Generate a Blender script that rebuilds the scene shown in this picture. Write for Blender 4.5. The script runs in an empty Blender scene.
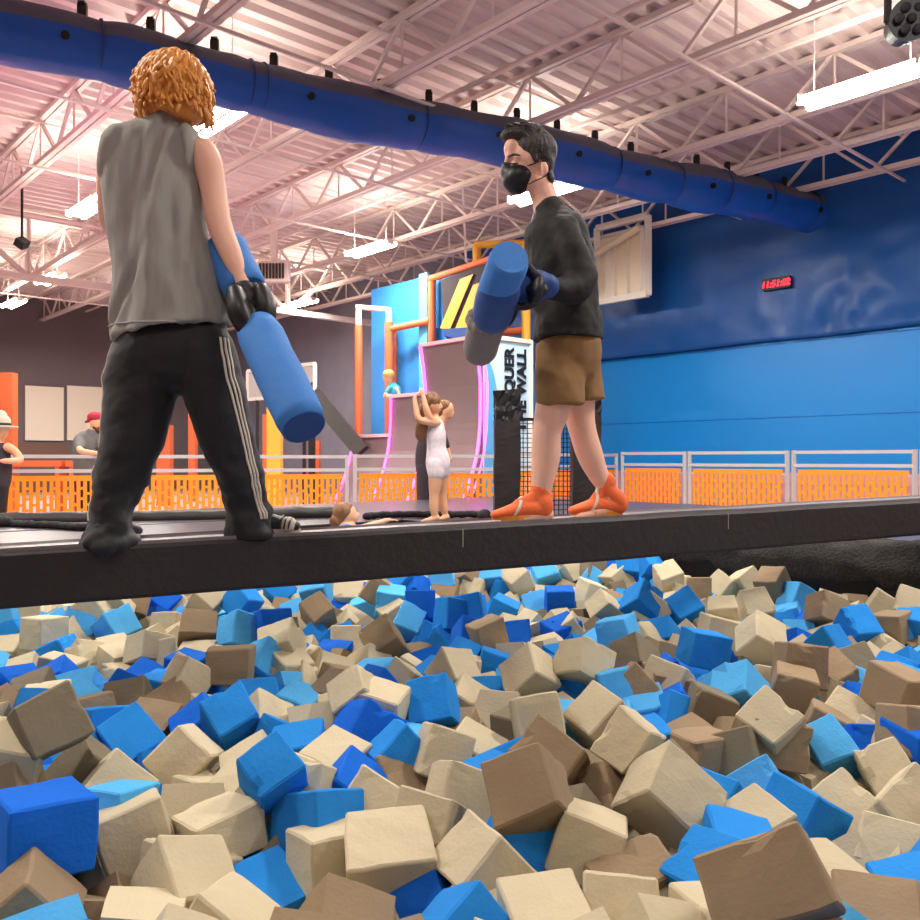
import bpy, bmesh, math, random
from mathutils import Vector, Matrix, Quaternion, Euler, noise
from mathutils.bvhtree import BVHTree
R = random.Random(7)
sc = bpy.context.scene
C = sc.collection
PI = math.pi
CAMZ = 1.02
FPX = 850.0

def P(px, py, Y):
    return Vector(((px - 460) / FPX * Y, Y, CAMZ + (460 - py) / FPX * Y))
def UV(t, v, z=0.0):
    return Vector((-.67 * t + .742 * v, .742 * t + .67 * v, z))
def t_at(px, v):
    r = (px - 460) / FPX
    return (.742 - .67 * r) * v / (.67 + .742 * r)
def v_at(px, t):
    r = (px - 460) / FPX
    return (.67 + .742 * r) * t / (.742 - .67 * r)

# ---------------------------------------------------------------- materials
def lin(c):
    return tuple(((x / 255) / 12.92 if x / 255 < .04045 else ((x / 255 + .055) / 1.055) ** 2.4) for x in c)
MATS = {}
def mat(name, rgb, rough=.6, var=.0, vscale=8, bump=0.0, bscale=60, metal=0, emit=None, estr=0, spec=.5, stretch=None, objvar=0, sheen=0):
    m = bpy.data.materials.new(name); m.use_nodes = True
    nt = m.node_tree; N = nt.nodes; L = nt.links
    b = N['Principled BSDF']
    c = lin(rgb)
    b.inputs['Base Color'].default_value = (*c, 1)
    b.inputs['Roughness'].default_value = rough
    b.inputs['Metallic'].default_value = metal
    b.inputs['Specular IOR Level'].default_value = spec
    if sheen: b.inputs['Sheen Weight'].default_value = sheen
    tc = N.new('ShaderNodeTexCoord'); mp = N.new('ShaderNodeMapping')
    L.new(tc.outputs['Object'], mp.inputs[0])
    if stretch: mp.inputs['Scale'].default_value = stretch
    src = None
    if var:
        nz = N.new('ShaderNodeTexNoise'); nz.inputs['Scale'].default_value = vscale; nz.inputs['Detail'].default_value = 4
        L.new(mp.outputs[0], nz.inputs[0])
        mx = N.new('ShaderNodeMix'); mx.data_type = 'RGBA'
        mx.inputs[6].default_value = (*[x * (1 - var) for x in c], 1)
        mx.inputs[7].default_value = (*[min(1, x * (1 + var)) for x in c], 1)
        L.new(nz.outputs[0], mx.inputs[0]); src = mx.outputs[2]
    if objvar:
        oi = N.new('ShaderNodeObjectInfo'); hs = N.new('ShaderNodeHueSaturation')
        ma = N.new('ShaderNodeMapRange'); ma.inputs[3].default_value = 1 - objvar; ma.inputs[4].default_value = 1 + objvar
        L.new(oi.outputs['Random'], ma.inputs[0]); L.new(ma.outputs[0], hs.inputs['Value'])
        if src: L.new(src, hs.inputs['Color'])
        else: hs.inputs['Color'].default_value = (*c, 1)
        src = hs.outputs[0]
    if src: L.new(src, b.inputs['Base Color'])
    if bump:
        nb = N.new('ShaderNodeTexNoise'); nb.inputs['Scale'].default_value = bscale; nb.inputs['Detail'].default_value = 5
        L.new(mp.outputs[0], nb.inputs[0])
        bp = N.new('ShaderNodeBump'); bp.inputs['Strength'].default_value = bump; bp.inputs['Distance'].default_value = .02
        L.new(nb.outputs[0], bp.inputs['Height']); L.new(bp.outputs[0], b.inputs['Normal'])
    if emit:
        b.inputs['Emission Color'].default_value = (*lin(emit), 1); b.inputs['Emission Strength'].default_value = estr
    MATS[name] = m
    return m

foam = dict(rough=.95, var=.06, vscale=9, bump=.12, bscale=110, spec=.15, objvar=.10)
M_t = mat('foam_beige', (198, 186, 156), **foam)
M_n = mat('foam_brown', (150, 130, 104), **foam)
M_g = mat('foam_olive', (128, 118, 98), **foam)
M_b = mat('foam_azure', (40, 134, 216), **foam)
M_d = mat('foam_azure_shaded', (24, 100, 206), **foam)  # same azure foam, shade of the dark faces put into the colour
M_l = mat('foam_azure_lit', (84, 174, 234), **foam)  # same azure foam, brightness of the lit tops put into the colour
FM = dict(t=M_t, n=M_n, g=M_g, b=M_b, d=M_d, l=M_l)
M_white = mat('white_paint', (226, 210, 204), .5, var=.05, vscale=2)
M_deck = mat('deck_paint', (222, 204, 200), .55, var=.06, vscale=1.5)
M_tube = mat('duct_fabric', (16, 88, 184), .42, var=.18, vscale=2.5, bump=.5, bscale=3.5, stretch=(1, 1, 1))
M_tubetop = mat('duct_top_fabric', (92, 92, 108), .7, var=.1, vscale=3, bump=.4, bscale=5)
M_black = mat('black_plastic', (14, 14, 16), .45)
M_wallblue = mat('blue_wall_pad', (12, 138, 222), .38, var=.05, vscale=.8, bump=.08, bscale=1.2)
M_tarp = mat('blue_tarp', (12, 82, 156), .38, var=.16, vscale=1.2, bump=.35, bscale=4, spec=.4)
M_slate = mat('slate_wall', (112, 102, 104), .8, var=.2, vscale=.6, bump=.25, bscale=2)
M_slate2 = mat('grey_drape', (120, 118, 132), .7, var=.25, vscale=1.5, bump=.5, bscale=3)
M_mauve = mat('mauve_strip', (206, 150, 160), .6)
M_brownwall = mat('brown_wall', (120, 92, 80), .8, var=.15, vscale=.7)
M_floor = mat('gym_floor', (186, 156, 160), .5, var=.10, vscale=1.5)
M_mat = mat('platform_vinyl', (70, 62, 72), .3, var=.12, vscale=3, bump=.1, bscale=6, spec=.6)
M_pad = mat('black_pad_vinyl', (36, 30, 28), .5, var=.15, vscale=4, bump=.2, bscale=10)
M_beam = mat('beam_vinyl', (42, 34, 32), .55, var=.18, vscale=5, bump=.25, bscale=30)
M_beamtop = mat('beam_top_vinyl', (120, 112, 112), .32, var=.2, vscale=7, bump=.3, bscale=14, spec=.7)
M_fuzz = mat('black_fuzz', (50, 46, 42), .9, var=.95, vscale=60, bump=1.0, bscale=70)
M_rail = mat('rail_grey', (186, 182, 182), .45, var=.04)
M_orange = mat('panel_orange', (255, 146, 26), .5, var=.04)
M_opad = mat('orange_padding', (216, 104, 58), .6, var=.08, vscale=6)
M_yell = mat('yellow_padding', (240, 176, 60), .6, var=.06)
M_pole = mat('pole_cream', (232, 220, 205), .5)
M_board = mat('blue_board', (52, 140, 220), .5, var=.05, vscale=1)
M_ramp = mat('ramp_grey', (122, 108, 106), .5, var=.08, vscale=2)
M_lip = mat('ramp_lip', (226, 190, 196), .5)
M_led = mat('pink_led', (255, 120, 235), .5, emit=(255, 70, 225), estr=3.2)
M_sign = mat('sign_pale', (196, 226, 240), .5)
M_signb = mat('sign_blue', (92, 176, 226), .5)
M_ink = mat('sign_ink', (22, 26, 34), .6)
M_tubeL = mat('lamp_tube', (255, 250, 235), .5, emit=(255, 242, 214), estr=26)
M_lampw = mat('lamp_housing', (232, 226, 214), .4)
M_red = mat('clock_digit', (255, 30, 50), .5, emit=(255, 20, 45), estr=5)
M_cream = mat('cream_plastic', (226, 214, 186), .3, var=.08, vscale=3, bump=.3, bscale=6)
M_whiteboard = mat('white_sheet', (240, 230, 208), .5)
M_skin = mat('skin', (238, 186, 160), .55, var=.05, vscale=12)
M_skin2 = mat('skin_tan', (226, 170, 132), .55, var=.05, vscale=12)
M_ginger = mat('hair_ginger', (214, 142, 58), .4, var=.4, vscale=22, bump=.6, bscale=60, stretch=(1, 1, .35))
M_dark = mat('hair_dark', (40, 29, 23), .55, var=.4, vscale=25, bump=.6, bscale=70, stretch=(1, 1, .4))
M_bhair = mat('hair_brown', (128, 84, 50), .5, var=.35, vscale=20, bump=.5, bscale=40, stretch=(1, 1, .3))
M_blond = mat('hair_blond', (206, 164, 96), .5, var=.2, vscale=20)
M_tee = mat('grey_cotton', (146, 144, 136), .85, var=.08, vscale=14, bump=.35, bscale=9, stretch=(1.6, 1.6, .5))
M_pants = mat('black_polyester', (20, 18, 18), .7, var=.1, vscale=6, bump=.5, bscale=8, stretch=(1, 1, .8), sheen=.1)
M_stripe = mat('white_stripe', (214, 200, 180), .6)
M_jacket = mat('black_jacket', (22, 19, 17), .75, var=.06, vscale=6, bump=.5, bscale=8)
M_short = mat('khaki_twill', (138, 104, 62), .8, var=.08, vscale=14, bump=.35, bscale=10)
M_osock = mat('orange_knit', (244, 112, 58), .8, var=.06, vscale=20, bump=.2, bscale=90)
M_osole = mat('sock_sole', (236, 150, 40), .6)
M_foamB = mat('baton_blue', (62, 128, 204), .8, var=.08, vscale=10, bump=.15, bscale=30)
M_foamG = mat('baton_grey', (128, 122, 116), .8, var=.1, vscale=10, bump=.2, bscale=30)
M_dblue = mat('navy_pad', (34, 74, 140), .6)
M_glove = mat('black_glove', (18, 18, 22), .5, bump=.2, bscale=40)
M_romper = mat('white_floral', (224, 210, 214), .8, var=.3, vscale=28)
M_bshirt = mat('blue_shirt', (80, 130, 200), .8, var=.4, vscale=30)
M_tealshirt = mat('teal_shirt', (60, 168, 206), .8)
M_gshirt = mat('dark_grey_shirt', (104, 104, 102), .85, var=.06)
M_cap = mat('red_cap', (178, 44, 66), .8)
M_hat = mat('pale_hat', (196, 190, 170), .8, var=.1)
M_dkcloth = mat('dark_cloth', (50, 42, 50), .8, var=.1)
M_beard = mat('beard_brown', (110, 64, 42), .8)
M_rope = mat('black_rope', (26, 22, 24), .8, bump=.6, bscale=50)
M_net = mat('net_cord', (22, 20, 22), .8)
M_eye = mat('eye_dark', (30, 20, 18), .3)
M_lips = mat('lips', (200, 110, 100), .5)

# ---------------------------------------------------------------- object helpers
def link(name, me, m=None, parent=None):
    o = bpy.data.objects.new(name, me); C.objects.link(o)
    if m is not None:
        for x in (m if isinstance(m, (list, tuple)) else [m]): me.materials.append(x)
    if parent is not None: o.parent = parent
    return o
def obj(name, bm, m, parent=None, smooth=False, recalc=True):
    me = bpy.data.meshes.new(name)
    if recalc: bmesh.ops.recalc_face_normals(bm, faces=bm.faces)
    bm.to_mesh(me); bm.free()
    if smooth:
        for p in me.polygons: p.use_smooth = True
    return link(name, me, m, parent)
def tag(o, label, cat, group=None, kind=None):
    o['label'] = label; o['category'] = cat
    if group: o['group'] = group
    if kind: o['kind'] = kind
    return o
def struct(o):
    o['kind'] = 'structure'; return o
def thing(name, label, cat, group=None, loc=(0, 0, 0)):
    o = bpy.data.objects.new(name, None); C.objects.link(o); o.location = loc
    o.empty_display_size = .1
    return tag(o, label, cat, group)
def box(bm, c, d, rot=None, mi=0):
    c = Vector(c); h = Vector(d) / 2
    M = rot if rot is not None else Matrix.Identity(3)
    vs = [bm.verts.new(c + M @ Vector((sx * h.x, sy * h.y, sz * h.z))) for sx in (-1, 1) for sy in (-1, 1) for sz in (-1, 1)]
    for f in ((0, 1, 3, 2), (4, 6, 7, 5), (0, 4, 5, 1), (2, 3, 7, 6), (0, 2, 6, 4), (1, 5, 7, 3)):
        fc = bm.faces.new([vs[i] for i in f]); fc.material_index = mi
def frame(a, b, up=(0, 0, 1)):
    z = (b - a).normalized(); u = Vector(up)
    x = u.cross(z)
    if x.length < 1e-3: x = Vector((1, 0, 0)).cross(z)
    x.normalize(); y = z.cross(x)
    return Matrix((x, y, z)).transposed()
def bar(bm, a, b, w, h=None, up=(0, 0, 1), mi=0):
    a = Vector(a); b = Vector(b)
    box(bm, (a + b) / 2, (w, h or w, (b - a).length), frame(a, b, up), mi)
def catmull(pts, sub):
    out = []
    n = len(pts)
    for i in range(n - 1):
        p0 = pts[max(i - 1, 0)]; p1 = pts[i]; p2 = pts[i + 1]; p3 = pts[min(i + 2, n - 1)]
        for k in range(sub):
            t = k / sub
            out.append(.5 * ((2 * p1) + (-p0 + p2) * t + (2 * p0 - 5 * p1 + 4 * p2 - p3) * t * t + (-p0 + 3 * p1 - 3 * p2 + p3) * t ** 3))
    out.append(pts[-1]); return out
def tube(bm, pts, radii, n=14, sub=4, side=None, caps=True, mi=0, round_=True):
    pts = [Vector(p) for p in pts]
    rr = [Vector((r, r)) if not isinstance(r, (tuple, list)) else Vector(r) for r in radii]
    if len(rr) == 1: rr = rr * len(pts)
    P_ = catmull(pts, sub); R_ = catmull(rr, sub)
    T = []
    for i in range(len(P_)):
        a = P_[max(i - 1, 0)]; b = P_[min(i + 1, len(P_) - 1)]
        d = (b - a); T.append(d.normalized() if d.length > 1e-9 else Vector((0, 0, 1)))
    rings = []
    x = None
    seq = [(P_[i], R_[i], T[i]) for i in range(len(P_))]
    if round_ and caps:
        pre = []; p, r, t = seq[0]; m_ = min(r.x, r.y)
        for a in (80, 55, 28):
            pre.append((p - t * m_ * math.sin(math.radians(a)), r * math.cos(math.radians(a)), t))
        post = []; p, r, t = seq[-1]; m_ = min(r.x, r.y)
        for a in (28, 55, 80):
            post.append((p + t * m_ * math.sin(math.radians(a)), r * math.cos(math.radians(a)), t))
        seq = (pre if round_ != 'end' else []) + seq + (post if round_ != 'start' else [])
    for p, r, t in seq:
        if side is not None:
            x = Vector(side) - t * Vector(side).dot(t)
        elif x is None:
            x = Vector((1, 0, 0)) - t * t.x
            if x.length < .2: x = Vector((0, 1, 0)) - t * t.y
        else:
            x = x - t * x.dot(t)
        x.normalize(); y = t.cross(x)
        rings.append([bm.verts.new(p + x * (r.x * math.cos(2 * PI * k / n)) + y * (r.y * math.sin(2 * PI * k / n))) for k in range(n)])
    for a, b in zip(rings, rings[1:]):
        for k in range(n):
            f = bm.faces.new((a[k], a[(k + 1) % n], b[(k + 1) % n], b[k])); f.material_index = mi
    if caps:
        f = bm.faces.new(rings[0][::-1]); f.material_index = mi
        f = bm.faces.new(rings[-1]); f.material_index = mi
    return rings
def ell(bm, c, r, rot=None, u=18, v=12, mi=0):
    M = Matrix.Translation(Vector(c)) @ (rot.to_4x4() if rot is not None else Matrix.Identity(4)) @ Matrix.Diagonal((r[0], r[1], r[2], 1))
    g = bmesh.ops.create_uvsphere(bm, u_segments=u, v_segments=v, radius=1, matrix=M)
    for vv in g['verts']:
        for f in vv.link_faces: f.material_index = mi
def cyl(bm, a, b, r, n=20, r2=None, mi=0):
    tube(bm, [a, b], [r, r if r2 is None else r2], n=n, sub=1, round_=False, mi=mi)
def blob(name, m, parent, build, voxel=.012, sm=4, smf=.5):
    bm = bmesh.new(); build(bm)
    bmesh.ops.recalc_face_normals(bm, faces=bm.faces)
    me = bpy.data.meshes.new('tmp'); bm.to_mesh(me); bm.free()
    o = bpy.data.objects.new('tmp', me); C.objects.link(o)
    md = o.modifiers.new('r', 'REMESH'); md.mode = 'VOXEL'; md.voxel_size = voxel
    s = o.modifiers.new('s', 'SMOOTH'); s.factor = smf; s.iterations = sm
    dg = bpy.context.evaluated_depsgraph_get(); dg.update()
    me2 = bpy.data.meshes.new_from_object(o.evaluated_get(dg))
    bpy.data.objects.remove(o); bpy.data.meshes.remove(me)
    me2.name = name; me2.materials.clear()
    for p in me2.polygons: p.use_smooth = True; p.material_index = 0
    return link(name, me2, m, parent)
def wrinkle(o, amp, scale, stretch=(1, 1, 1), seed=0, fn=None):
    me = o.data; s = Vector(stretch)
    nrm = [v.normal.copy() for v in me.vertices]
    for v, vn in zip(me.vertices, nrm):
        q = Vector((v.co.x * s.x, v.co.y * s.y, v.co.z * s.z)) * scale + Vector((seed, seed * 1.7, 0))
        k = fn(v.co) if fn else 1
        v.co += vn * (noise.fractal(q, 1, 2, 3) * amp * k)
def text_mesh(name, s, size, loc, rotM, m, parent, ext=.004, align='LEFT', shear=0, bold=0):
    cu = bpy.data.curves.new('t', 'FONT'); cu.body = s; cu.size = size; cu.extrude = ext; cu.align_x = align; cu.shear = shear; cu.offset = bold
    o = bpy.data.objects.new('t', cu); C.objects.link(o)
    dg = bpy.context.evaluated_depsgraph_get(); dg.update()
    me = bpy.data.meshes.new_from_object(o.evaluated_get(dg))
    bpy.data.objects.remove(o)
    o2 = link(name, me, m, parent)
    o2.matrix_local = Matrix.Translation(loc) @ rotM.to_4x4()
    return o2

BL = (-1.46, 2.70); BR = (2.397, 4.43)
def beamY(px):
    return 153.9 / (57 - .02424 * px)
def beam_pt(px, dz=0, dy=0):
    Y = beamY(px); x = (px - 460) / FPX * Y
    f = (x - BL[0]) / (BR[0] - BL[0])
    return Vector((x, Y + dy, CAMZ - .289 + f * (.289 - .208) + dz))

# ---------------------------------------------------------------- camera
cam = bpy.data.cameras.new('camera'); cam.sensor_width = 36; cam.lens = 36 * FPX / 920
camo = bpy.data.objects.new('camera', cam); C.objects.link(camo)
camo.location = (0, 0, CAMZ); camo.rotation_euler = (PI / 2, 0, 0); cam.clip_end = 200; cam.clip_start = .05
sc.camera = camo
sc.view_settings.view_transform = 'Standard'; sc.view_settings.look = 'None'; sc.view_settings.gamma = 1
sc.view_settings.exposure = 0.3
w = bpy.data.worlds.new('world'); sc.world = w; w.use_nodes = True
w.node_tree.nodes['Background'].inputs[0].default_value = (.9, .85, .9, 1); w.node_tree.nodes['Background'].inputs[1].default_value = .05
sc.cycles.use_denoising = True
sc.cycles.max_bounces = 5; sc.cycles.diffuse_bounces = 4; sc.cycles.glossy_bounces = 2

# ---------------------------------------------------------------- room shell
ZC = 6.15
T0, T1, V0, V1 = -11.0, 29.0, -15.0, 14.2
PIT_T, PIT_V = 6.3, 4.95
PLAT = .46
def quadwall(name, a, b, z0, z1, th, m):   # wall between plan points a,b (t,v), thickness outward th vector in (t,v)
    bm = bmesh.new()
    A = [UV(*a), UV(*b), UV(b[0] + th[0], b[1] + th[1]), UV(a[0] + th[0], a[1] + th[1])]
    lo = [bm.verts.new(p + Vector((0, 0, z0))) for p in A]; hi = [bm.verts.new(p + Vector((0, 0, z1))) for p in A]
    bm.faces.new(lo[::-1]); bm.faces.new(hi)
    for i in range(4): bm.faces.new((lo[i], lo[(i + 1) % 4], hi[(i + 1) % 4], hi[i]))
    return obj(name, bm, m)
def slab(name, corners, z0, z1, m, parent=None):
    bm = bmesh.new()
    lo = [bm.verts.new((p[0], p[1], z0)) for p in corners]; hi = [bm.verts.new((p[0], p[1], z1)) for p in corners]
    n = len(corners)
    bm.faces.new(lo[::-1]); bm.faces.new(hi)
    for i in range(n): bm.faces.new((lo[i], lo[(i + 1) % n], hi[(i + 1) % n], hi[i]))
    return obj(name, bm, m, parent)
struct(quadwall('wall_right', (T0, V1), (15.2, V1), -.1, ZC + .2, (0, .2), M_wallblue))
struct(quadwall('wall_right', (15.2, V1), (T1, V1), -.1, ZC + .2, (0, .2), M_slate2))
struct(quadwall('trim_42', (T0 + .2, V1 - .09), (15.1, V1 - .09), 0, .8, (0, .07), M_mauve))  # mauve strip added along the wall foot, showing through the railing slots
struct(quadwall('wall_back', (T1, V0), (T1, V1), -.1, ZC + .2, (.2, 0), M_slate))
struct(quadwall('wall_left', (T0, V0), (T1, V0), -.1, ZC + .2, (0, -.2), M_brownwall))
struct(quadwall('wall_front', (T0, V0), (T0, V1), -.1, ZC + .2, (-.2, 0), M_slate))
struct(slab('floor', [UV(T0, V0), UV(T1, V0), UV(T1, V1), UV(T0, V1)], -.15, 0, M_floor))
# corrugated deck
bm = bmesh.new()
pitch = .30; prof = [(0, 0), (.09, 0), (.13, .075), (.26, .075)]
t = T0; line = []
while t < T1:
    for dx, dz in prof: line.append((t + dx, ZC + dz))
    t += pitch
prev = None
for (tt, z) in line:
    a = bm.verts.new(UV(tt, V0, z)); b = bm.verts.new(UV(tt, V1, z))
    if prev: bm.faces.new((prev[0], a, b, prev[1]))
    prev = (a, b)
struct(obj('ceiling', bm, M_deck))
struct(slab('ceiling', [UV(T0, V0), UV(T1, V0), UV(T1, V1), UV(T0, V1)], ZC + .12, ZC + .2, M_deck))

# joists along t
JV = [-8.5, -5.4, -2.6, -.5, 1.7, 3.9, 6.1, 8.25, 10.6, 12.1, 13.55]
for v in JV:
    bm = bmesh.new()
    zt = ZC - .03; zb = 5.47
    for dv in (-.045, .045):
        bar(bm, UV(T0, v + dv, zt), UV(T1, v + dv, zt), .065, .07)
        bar(bm, UV(T0, v + dv, zb), UV(T1, v + dv, zb), .065, .07)
    t = T0; k = 0
    while t < T1 - .8:
        z0, z1 = (zb, zt) if k % 2 == 0 else (zt, zb)
        bar(bm, UV(t, v, z0), UV(t + .75, v, z1), .045, .045)
        if k % 2 == 0: bar(bm, UV(t + .75, v, zt), UV(t + .75, v, zb), .025, .025)
        t += .75; k += 1
    struct(obj('trim_%d' % (JV.index(v) + 1), bm, M_white))
# girders along v
n = 20
for tg, zb, w_ in ((18.8, 4.75, .13), (7.2, 5.5, .0), (-4.0, 4.75, .13)):
    if w_ == 0: continue
    bm = bmesh.new()
    zt = 6.0
    bar(bm, UV(tg, V0, zt), UV(tg, V1, zt), w_, w_); bar(bm, UV(tg, V0, zb), UV(tg, V1, zb), w_ + .03, w_)
    v = V0 + .6; k = 0
    while v < V1 - 1.6:
        bar(bm, UV(tg, v, zb if k % 2 else zt), UV(tg, v + 1.5, zt if k % 2 else zb), .09, .09)
        if k % 2 == 0: bar(bm, UV(tg, v + 1.5, zb), UV(tg, v + 1.5, zt), .06, .06)
        v += 1.5; k += 1
    struct(obj('trim_%d' % n, bm, M_white)); n += 1
# bridging rods
bm = bmesh.new()
for tb in (2.5, 5.2, 8.0, 10.8, 13.6, 16.4, 21.5, 24.5):
    bar(bm, UV(tb, V0, 5.38), UV(tb, V1, 5.38), .035, .035)
    bar(bm, UV(tb, V0, 6.05), UV(tb, V1, 6.05), .03, .03)
struct(obj('trim_30', bm, M_white))
bm = bmesh.new()   # sprinkler pipe and conduit
bar(bm, UV(T0, 9.6, 5.9), UV(T1, 9.6, 5.9), .05, .05)
tube(bm, [UV(T0, 7.3, 5.75), UV(9, 7.3, 5.75), UV(T1, 7.3, 5.75)], [.035], n=10, sub=1)
struct(obj('trim_31', bm, M_white))

# ---------------------------------------------------------------- ceiling lamps
LAMPS = [(4.24, 9.0, 'ceiling strip lamp at the upper right near the blue wall, largest in view'),
         (-1.69, 15.96, 'glowing ceiling strip lamp left of the boy with the mask, above the blue board'),
         (-5.8, 13.3, 'twin-tube ceiling strip lamp left of the grey-shirted boy’s shoulder'),
         (-2.9, 9.95, 'ceiling strip lamp glowing beside the ginger hair of the left boy'),
         (-8.97, 18.6, 'small ceiling strip lamp below the white truss at the far left'),
         (-4.05, 21.5, 'far ceiling strip lamp just right of the lifted blue baton'),
         (1.26, 12.6, 'ceiling strip lamp behind the neck of the masked boy'),
         (-11.3, 21.5, 'far ceiling strip lamp at the left edge of the picture')]
hid = [(-.6, 9.3), (-5.0, 9.3), (-9.5, 9.3), (4.5, 4.55), (0, 4.55), (-4.7, 4.55), (-9, 4.55), (9.3, -.5), (4.5, -.5), (0, -.5), (-4.5, -.5), (0, -5.5), (9, -5.5), (4, -9), (13.5, -.5), (18, -.5), (23, 9.4)]
def lampdata(name, sx, sy, e, col):
    L = bpy.data.lights.new(name, 'AREA'); L.shape = 'RECTANGLE'; L.size = sx; L.size_y = sy; L.energy = e; L.color = col
    return L
WARM = (1, .95, .88)
LD = lampdata('lamp_down', 1.2, .35, 150, WARM); LB = lampdata('lamp_down_rear', 1.2, .35, 42, WARM); LU = lampdata('lamp_up', 1.2, .35, 15, (1, .93, .88))
tdir = UV(1, 0).normalized(); vdir = UV(0, 1).normalized()
Mlamp = Matrix((tdir, vdir, Vector((0, 0, 1)))).transposed()
Mlamp[0][1], Mlamp[1][1] = -Mlamp[0][1], -Mlamp[1][1]
Mlamp = Matrix((tdir, Vector((0, 0, 1)).cross(tdir), Vector((0, 0, 1)))).transposed()
def make_lamp(x, y, label, z=4.98):
    t = thing('ceiling_lamp', label, 'lamp', 'strip lamps under the ceiling', (x, y, z))
    t.rotation_euler = Mlamp.to_euler()
    bm = bmesh.new(); box(bm, (0, 0, .05), (1.22, .06, .05)); box(bm, (-.62, 0, .02), (.03, .34, .09)); box(bm, (.62, 0, .02), (.03, .34, .09))
    obj('housing', bm, M_lampw, t)
    for yy in (-.11, .11):
        bm = bmesh.new(); tube(bm, [(-.6, yy, 0), (.6, yy, 0)], [.05], n=12, sub=1)
        obj('lamp_tube', bm, M_tubeL, t, True)
    bm = bmesh.new()
    for xx in (-.5, .5): bar(bm, (xx, 0, .07), (xx, 0, ZC - z), .008)
    obj('hanger', bm, M_white, t)
    for nm, LL, rx, dz in (('down', LD, 0, -.07), ('up', LU, PI, .12)):
        o = bpy.data.objects.new('lamp_light', LL); C.objects.link(o); o.parent = t
        o.location = (0, 0, dz); o.rotation_euler = (rx, 0, 0)
for x, y, l in LAMPS: make_lamp(x, y, l)
for i, (tt, vv) in enumerate(hid):
    q = UV(tt, vv)
    for nm, LL, rx, dz in (('down', LD if q.y > 1.5 else LB, 0, -.07), ('up', LU, PI, .12)):
        o = bpy.data.objects.new('lamp_light', LL); C.objects.link(o)
        o.location = (q.x, q.y, 4.98 + dz)
        o.rotation_euler = (Mlamp @ Matrix.Rotation(rx, 3, 'X')).to_euler()
# added magenta uplights without fixtures, giving the ceiling its pink tint
for p_, e in ((UV(11, 2.5, 4.2), 130), (UV(15, 5.5, 4.0), 80)):
    L = bpy.data.lights.new('wash', 'SPOT'); L.energy = e * .45; L.color = (1, .35, .6); L.spot_size = 2.4; L.shadow_soft_size = .3
    o = bpy.data.objects.new('wash_light', L); C.objects.link(o); o.location = p_; o.rotation_euler = (PI, 0, 0)
# ================================================================ people
X_ = Vector((1, 0, 0))
def person(name, label, loc=(0, 0, 0)):
    return thing(name, label, 'person', loc=loc)
def curve_strip(bvh, pts_dirs, wdir, width, name, m, parent, lift=.003, thick=.004):
    """ribbon laid on a surface: pts_dirs = [(origin inside, direction outward)]"""
    bm = bmesh.new(); prev = None
    for o_, d_ in pts_dirs:
        d_ = d_.normalized(); row = []
        for s in (-.5, .5):
            oo = o_ + d_ * .6 + wdir * (s * width)
            hit = bvh.ray_cast(oo, -d_)
            p = (hit[0] if hit[0] else o_)
            row.append(p)
        vs = [bm.verts.new(row[0] + d_ * lift), bm.verts.new(row[1] + d_ * lift), bm.verts.new(row[1] - d_ * thick), bm.verts.new(row[0] - d_ * thick)]
        if prev:
            for k in range(4): bm.faces.new((prev[k], prev[(k + 1) % 4], vs[(k + 1) % 4], vs[k]))
        prev = vs
    return obj(name, bm, m, parent, True)
def bvh_of(o):
    me = o.data; return BVHTree.FromPolygons([v.co.copy() for v in me.vertices], [tuple(p.vertices) for p in me.polygons])
def grip_hand(bm, c, axis, n, r=.022, sc_=1.0, wrist=None):
    """fist around a bar: c grip centre, axis along the bar, n from the bar to the back of the palm"""
    a = axis.normalized(); n = (n - a * n.dot(a)).normalized(); s = a.cross(n)
    fr = .0095 * sc_
    palm = c + n * (r + .016 * sc_)
    ell(bm, palm, (.044 * sc_, .046 * sc_, .019 * sc_), Matrix((a, s, n)).transposed())
    for i in range(4):
        off = (-.033 + .022 * i) * sc_; ln = (1.0, 1.1, 1.05, .88)[i]
        pts = []
        for k in range(6):
            th = math.radians(30 + 40 * k * ln)
            rr_ = r + fr * .95
            pts.append(c + a * off + (n * math.cos(th) + s * math.sin(th)) * rr_)
        tube(bm, [palm + a * off + s * .02 * sc_] + pts, [fr * 1.15, fr * 1.15, fr * 1.05, fr, fr, fr * .95, fr * .85], n=8, sub=2)
    pts = [palm - s * .03 * sc_ - a * .02 * sc_] + [c + a * (-.03 + .012 * k) * sc_ + (n * math.cos(math.radians(-50 - 38 * k)) + s * math.sin(math.radians(-50 - 38 * k))) * (r + fr * 1.5) for k in range(4)]
    tube(bm, pts, [fr * 1.5, fr * 1.4, fr * 1.25, fr * 1.15, fr], n=8, sub=2)
    if wrist is not None: tube(bm, [palm, palm.lerp(wrist, .5), wrist], [(.035 * sc_, .024 * sc_), (.03 * sc_, .026 * sc_), (.031 * sc_, .029 * sc_)], n=12)
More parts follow.
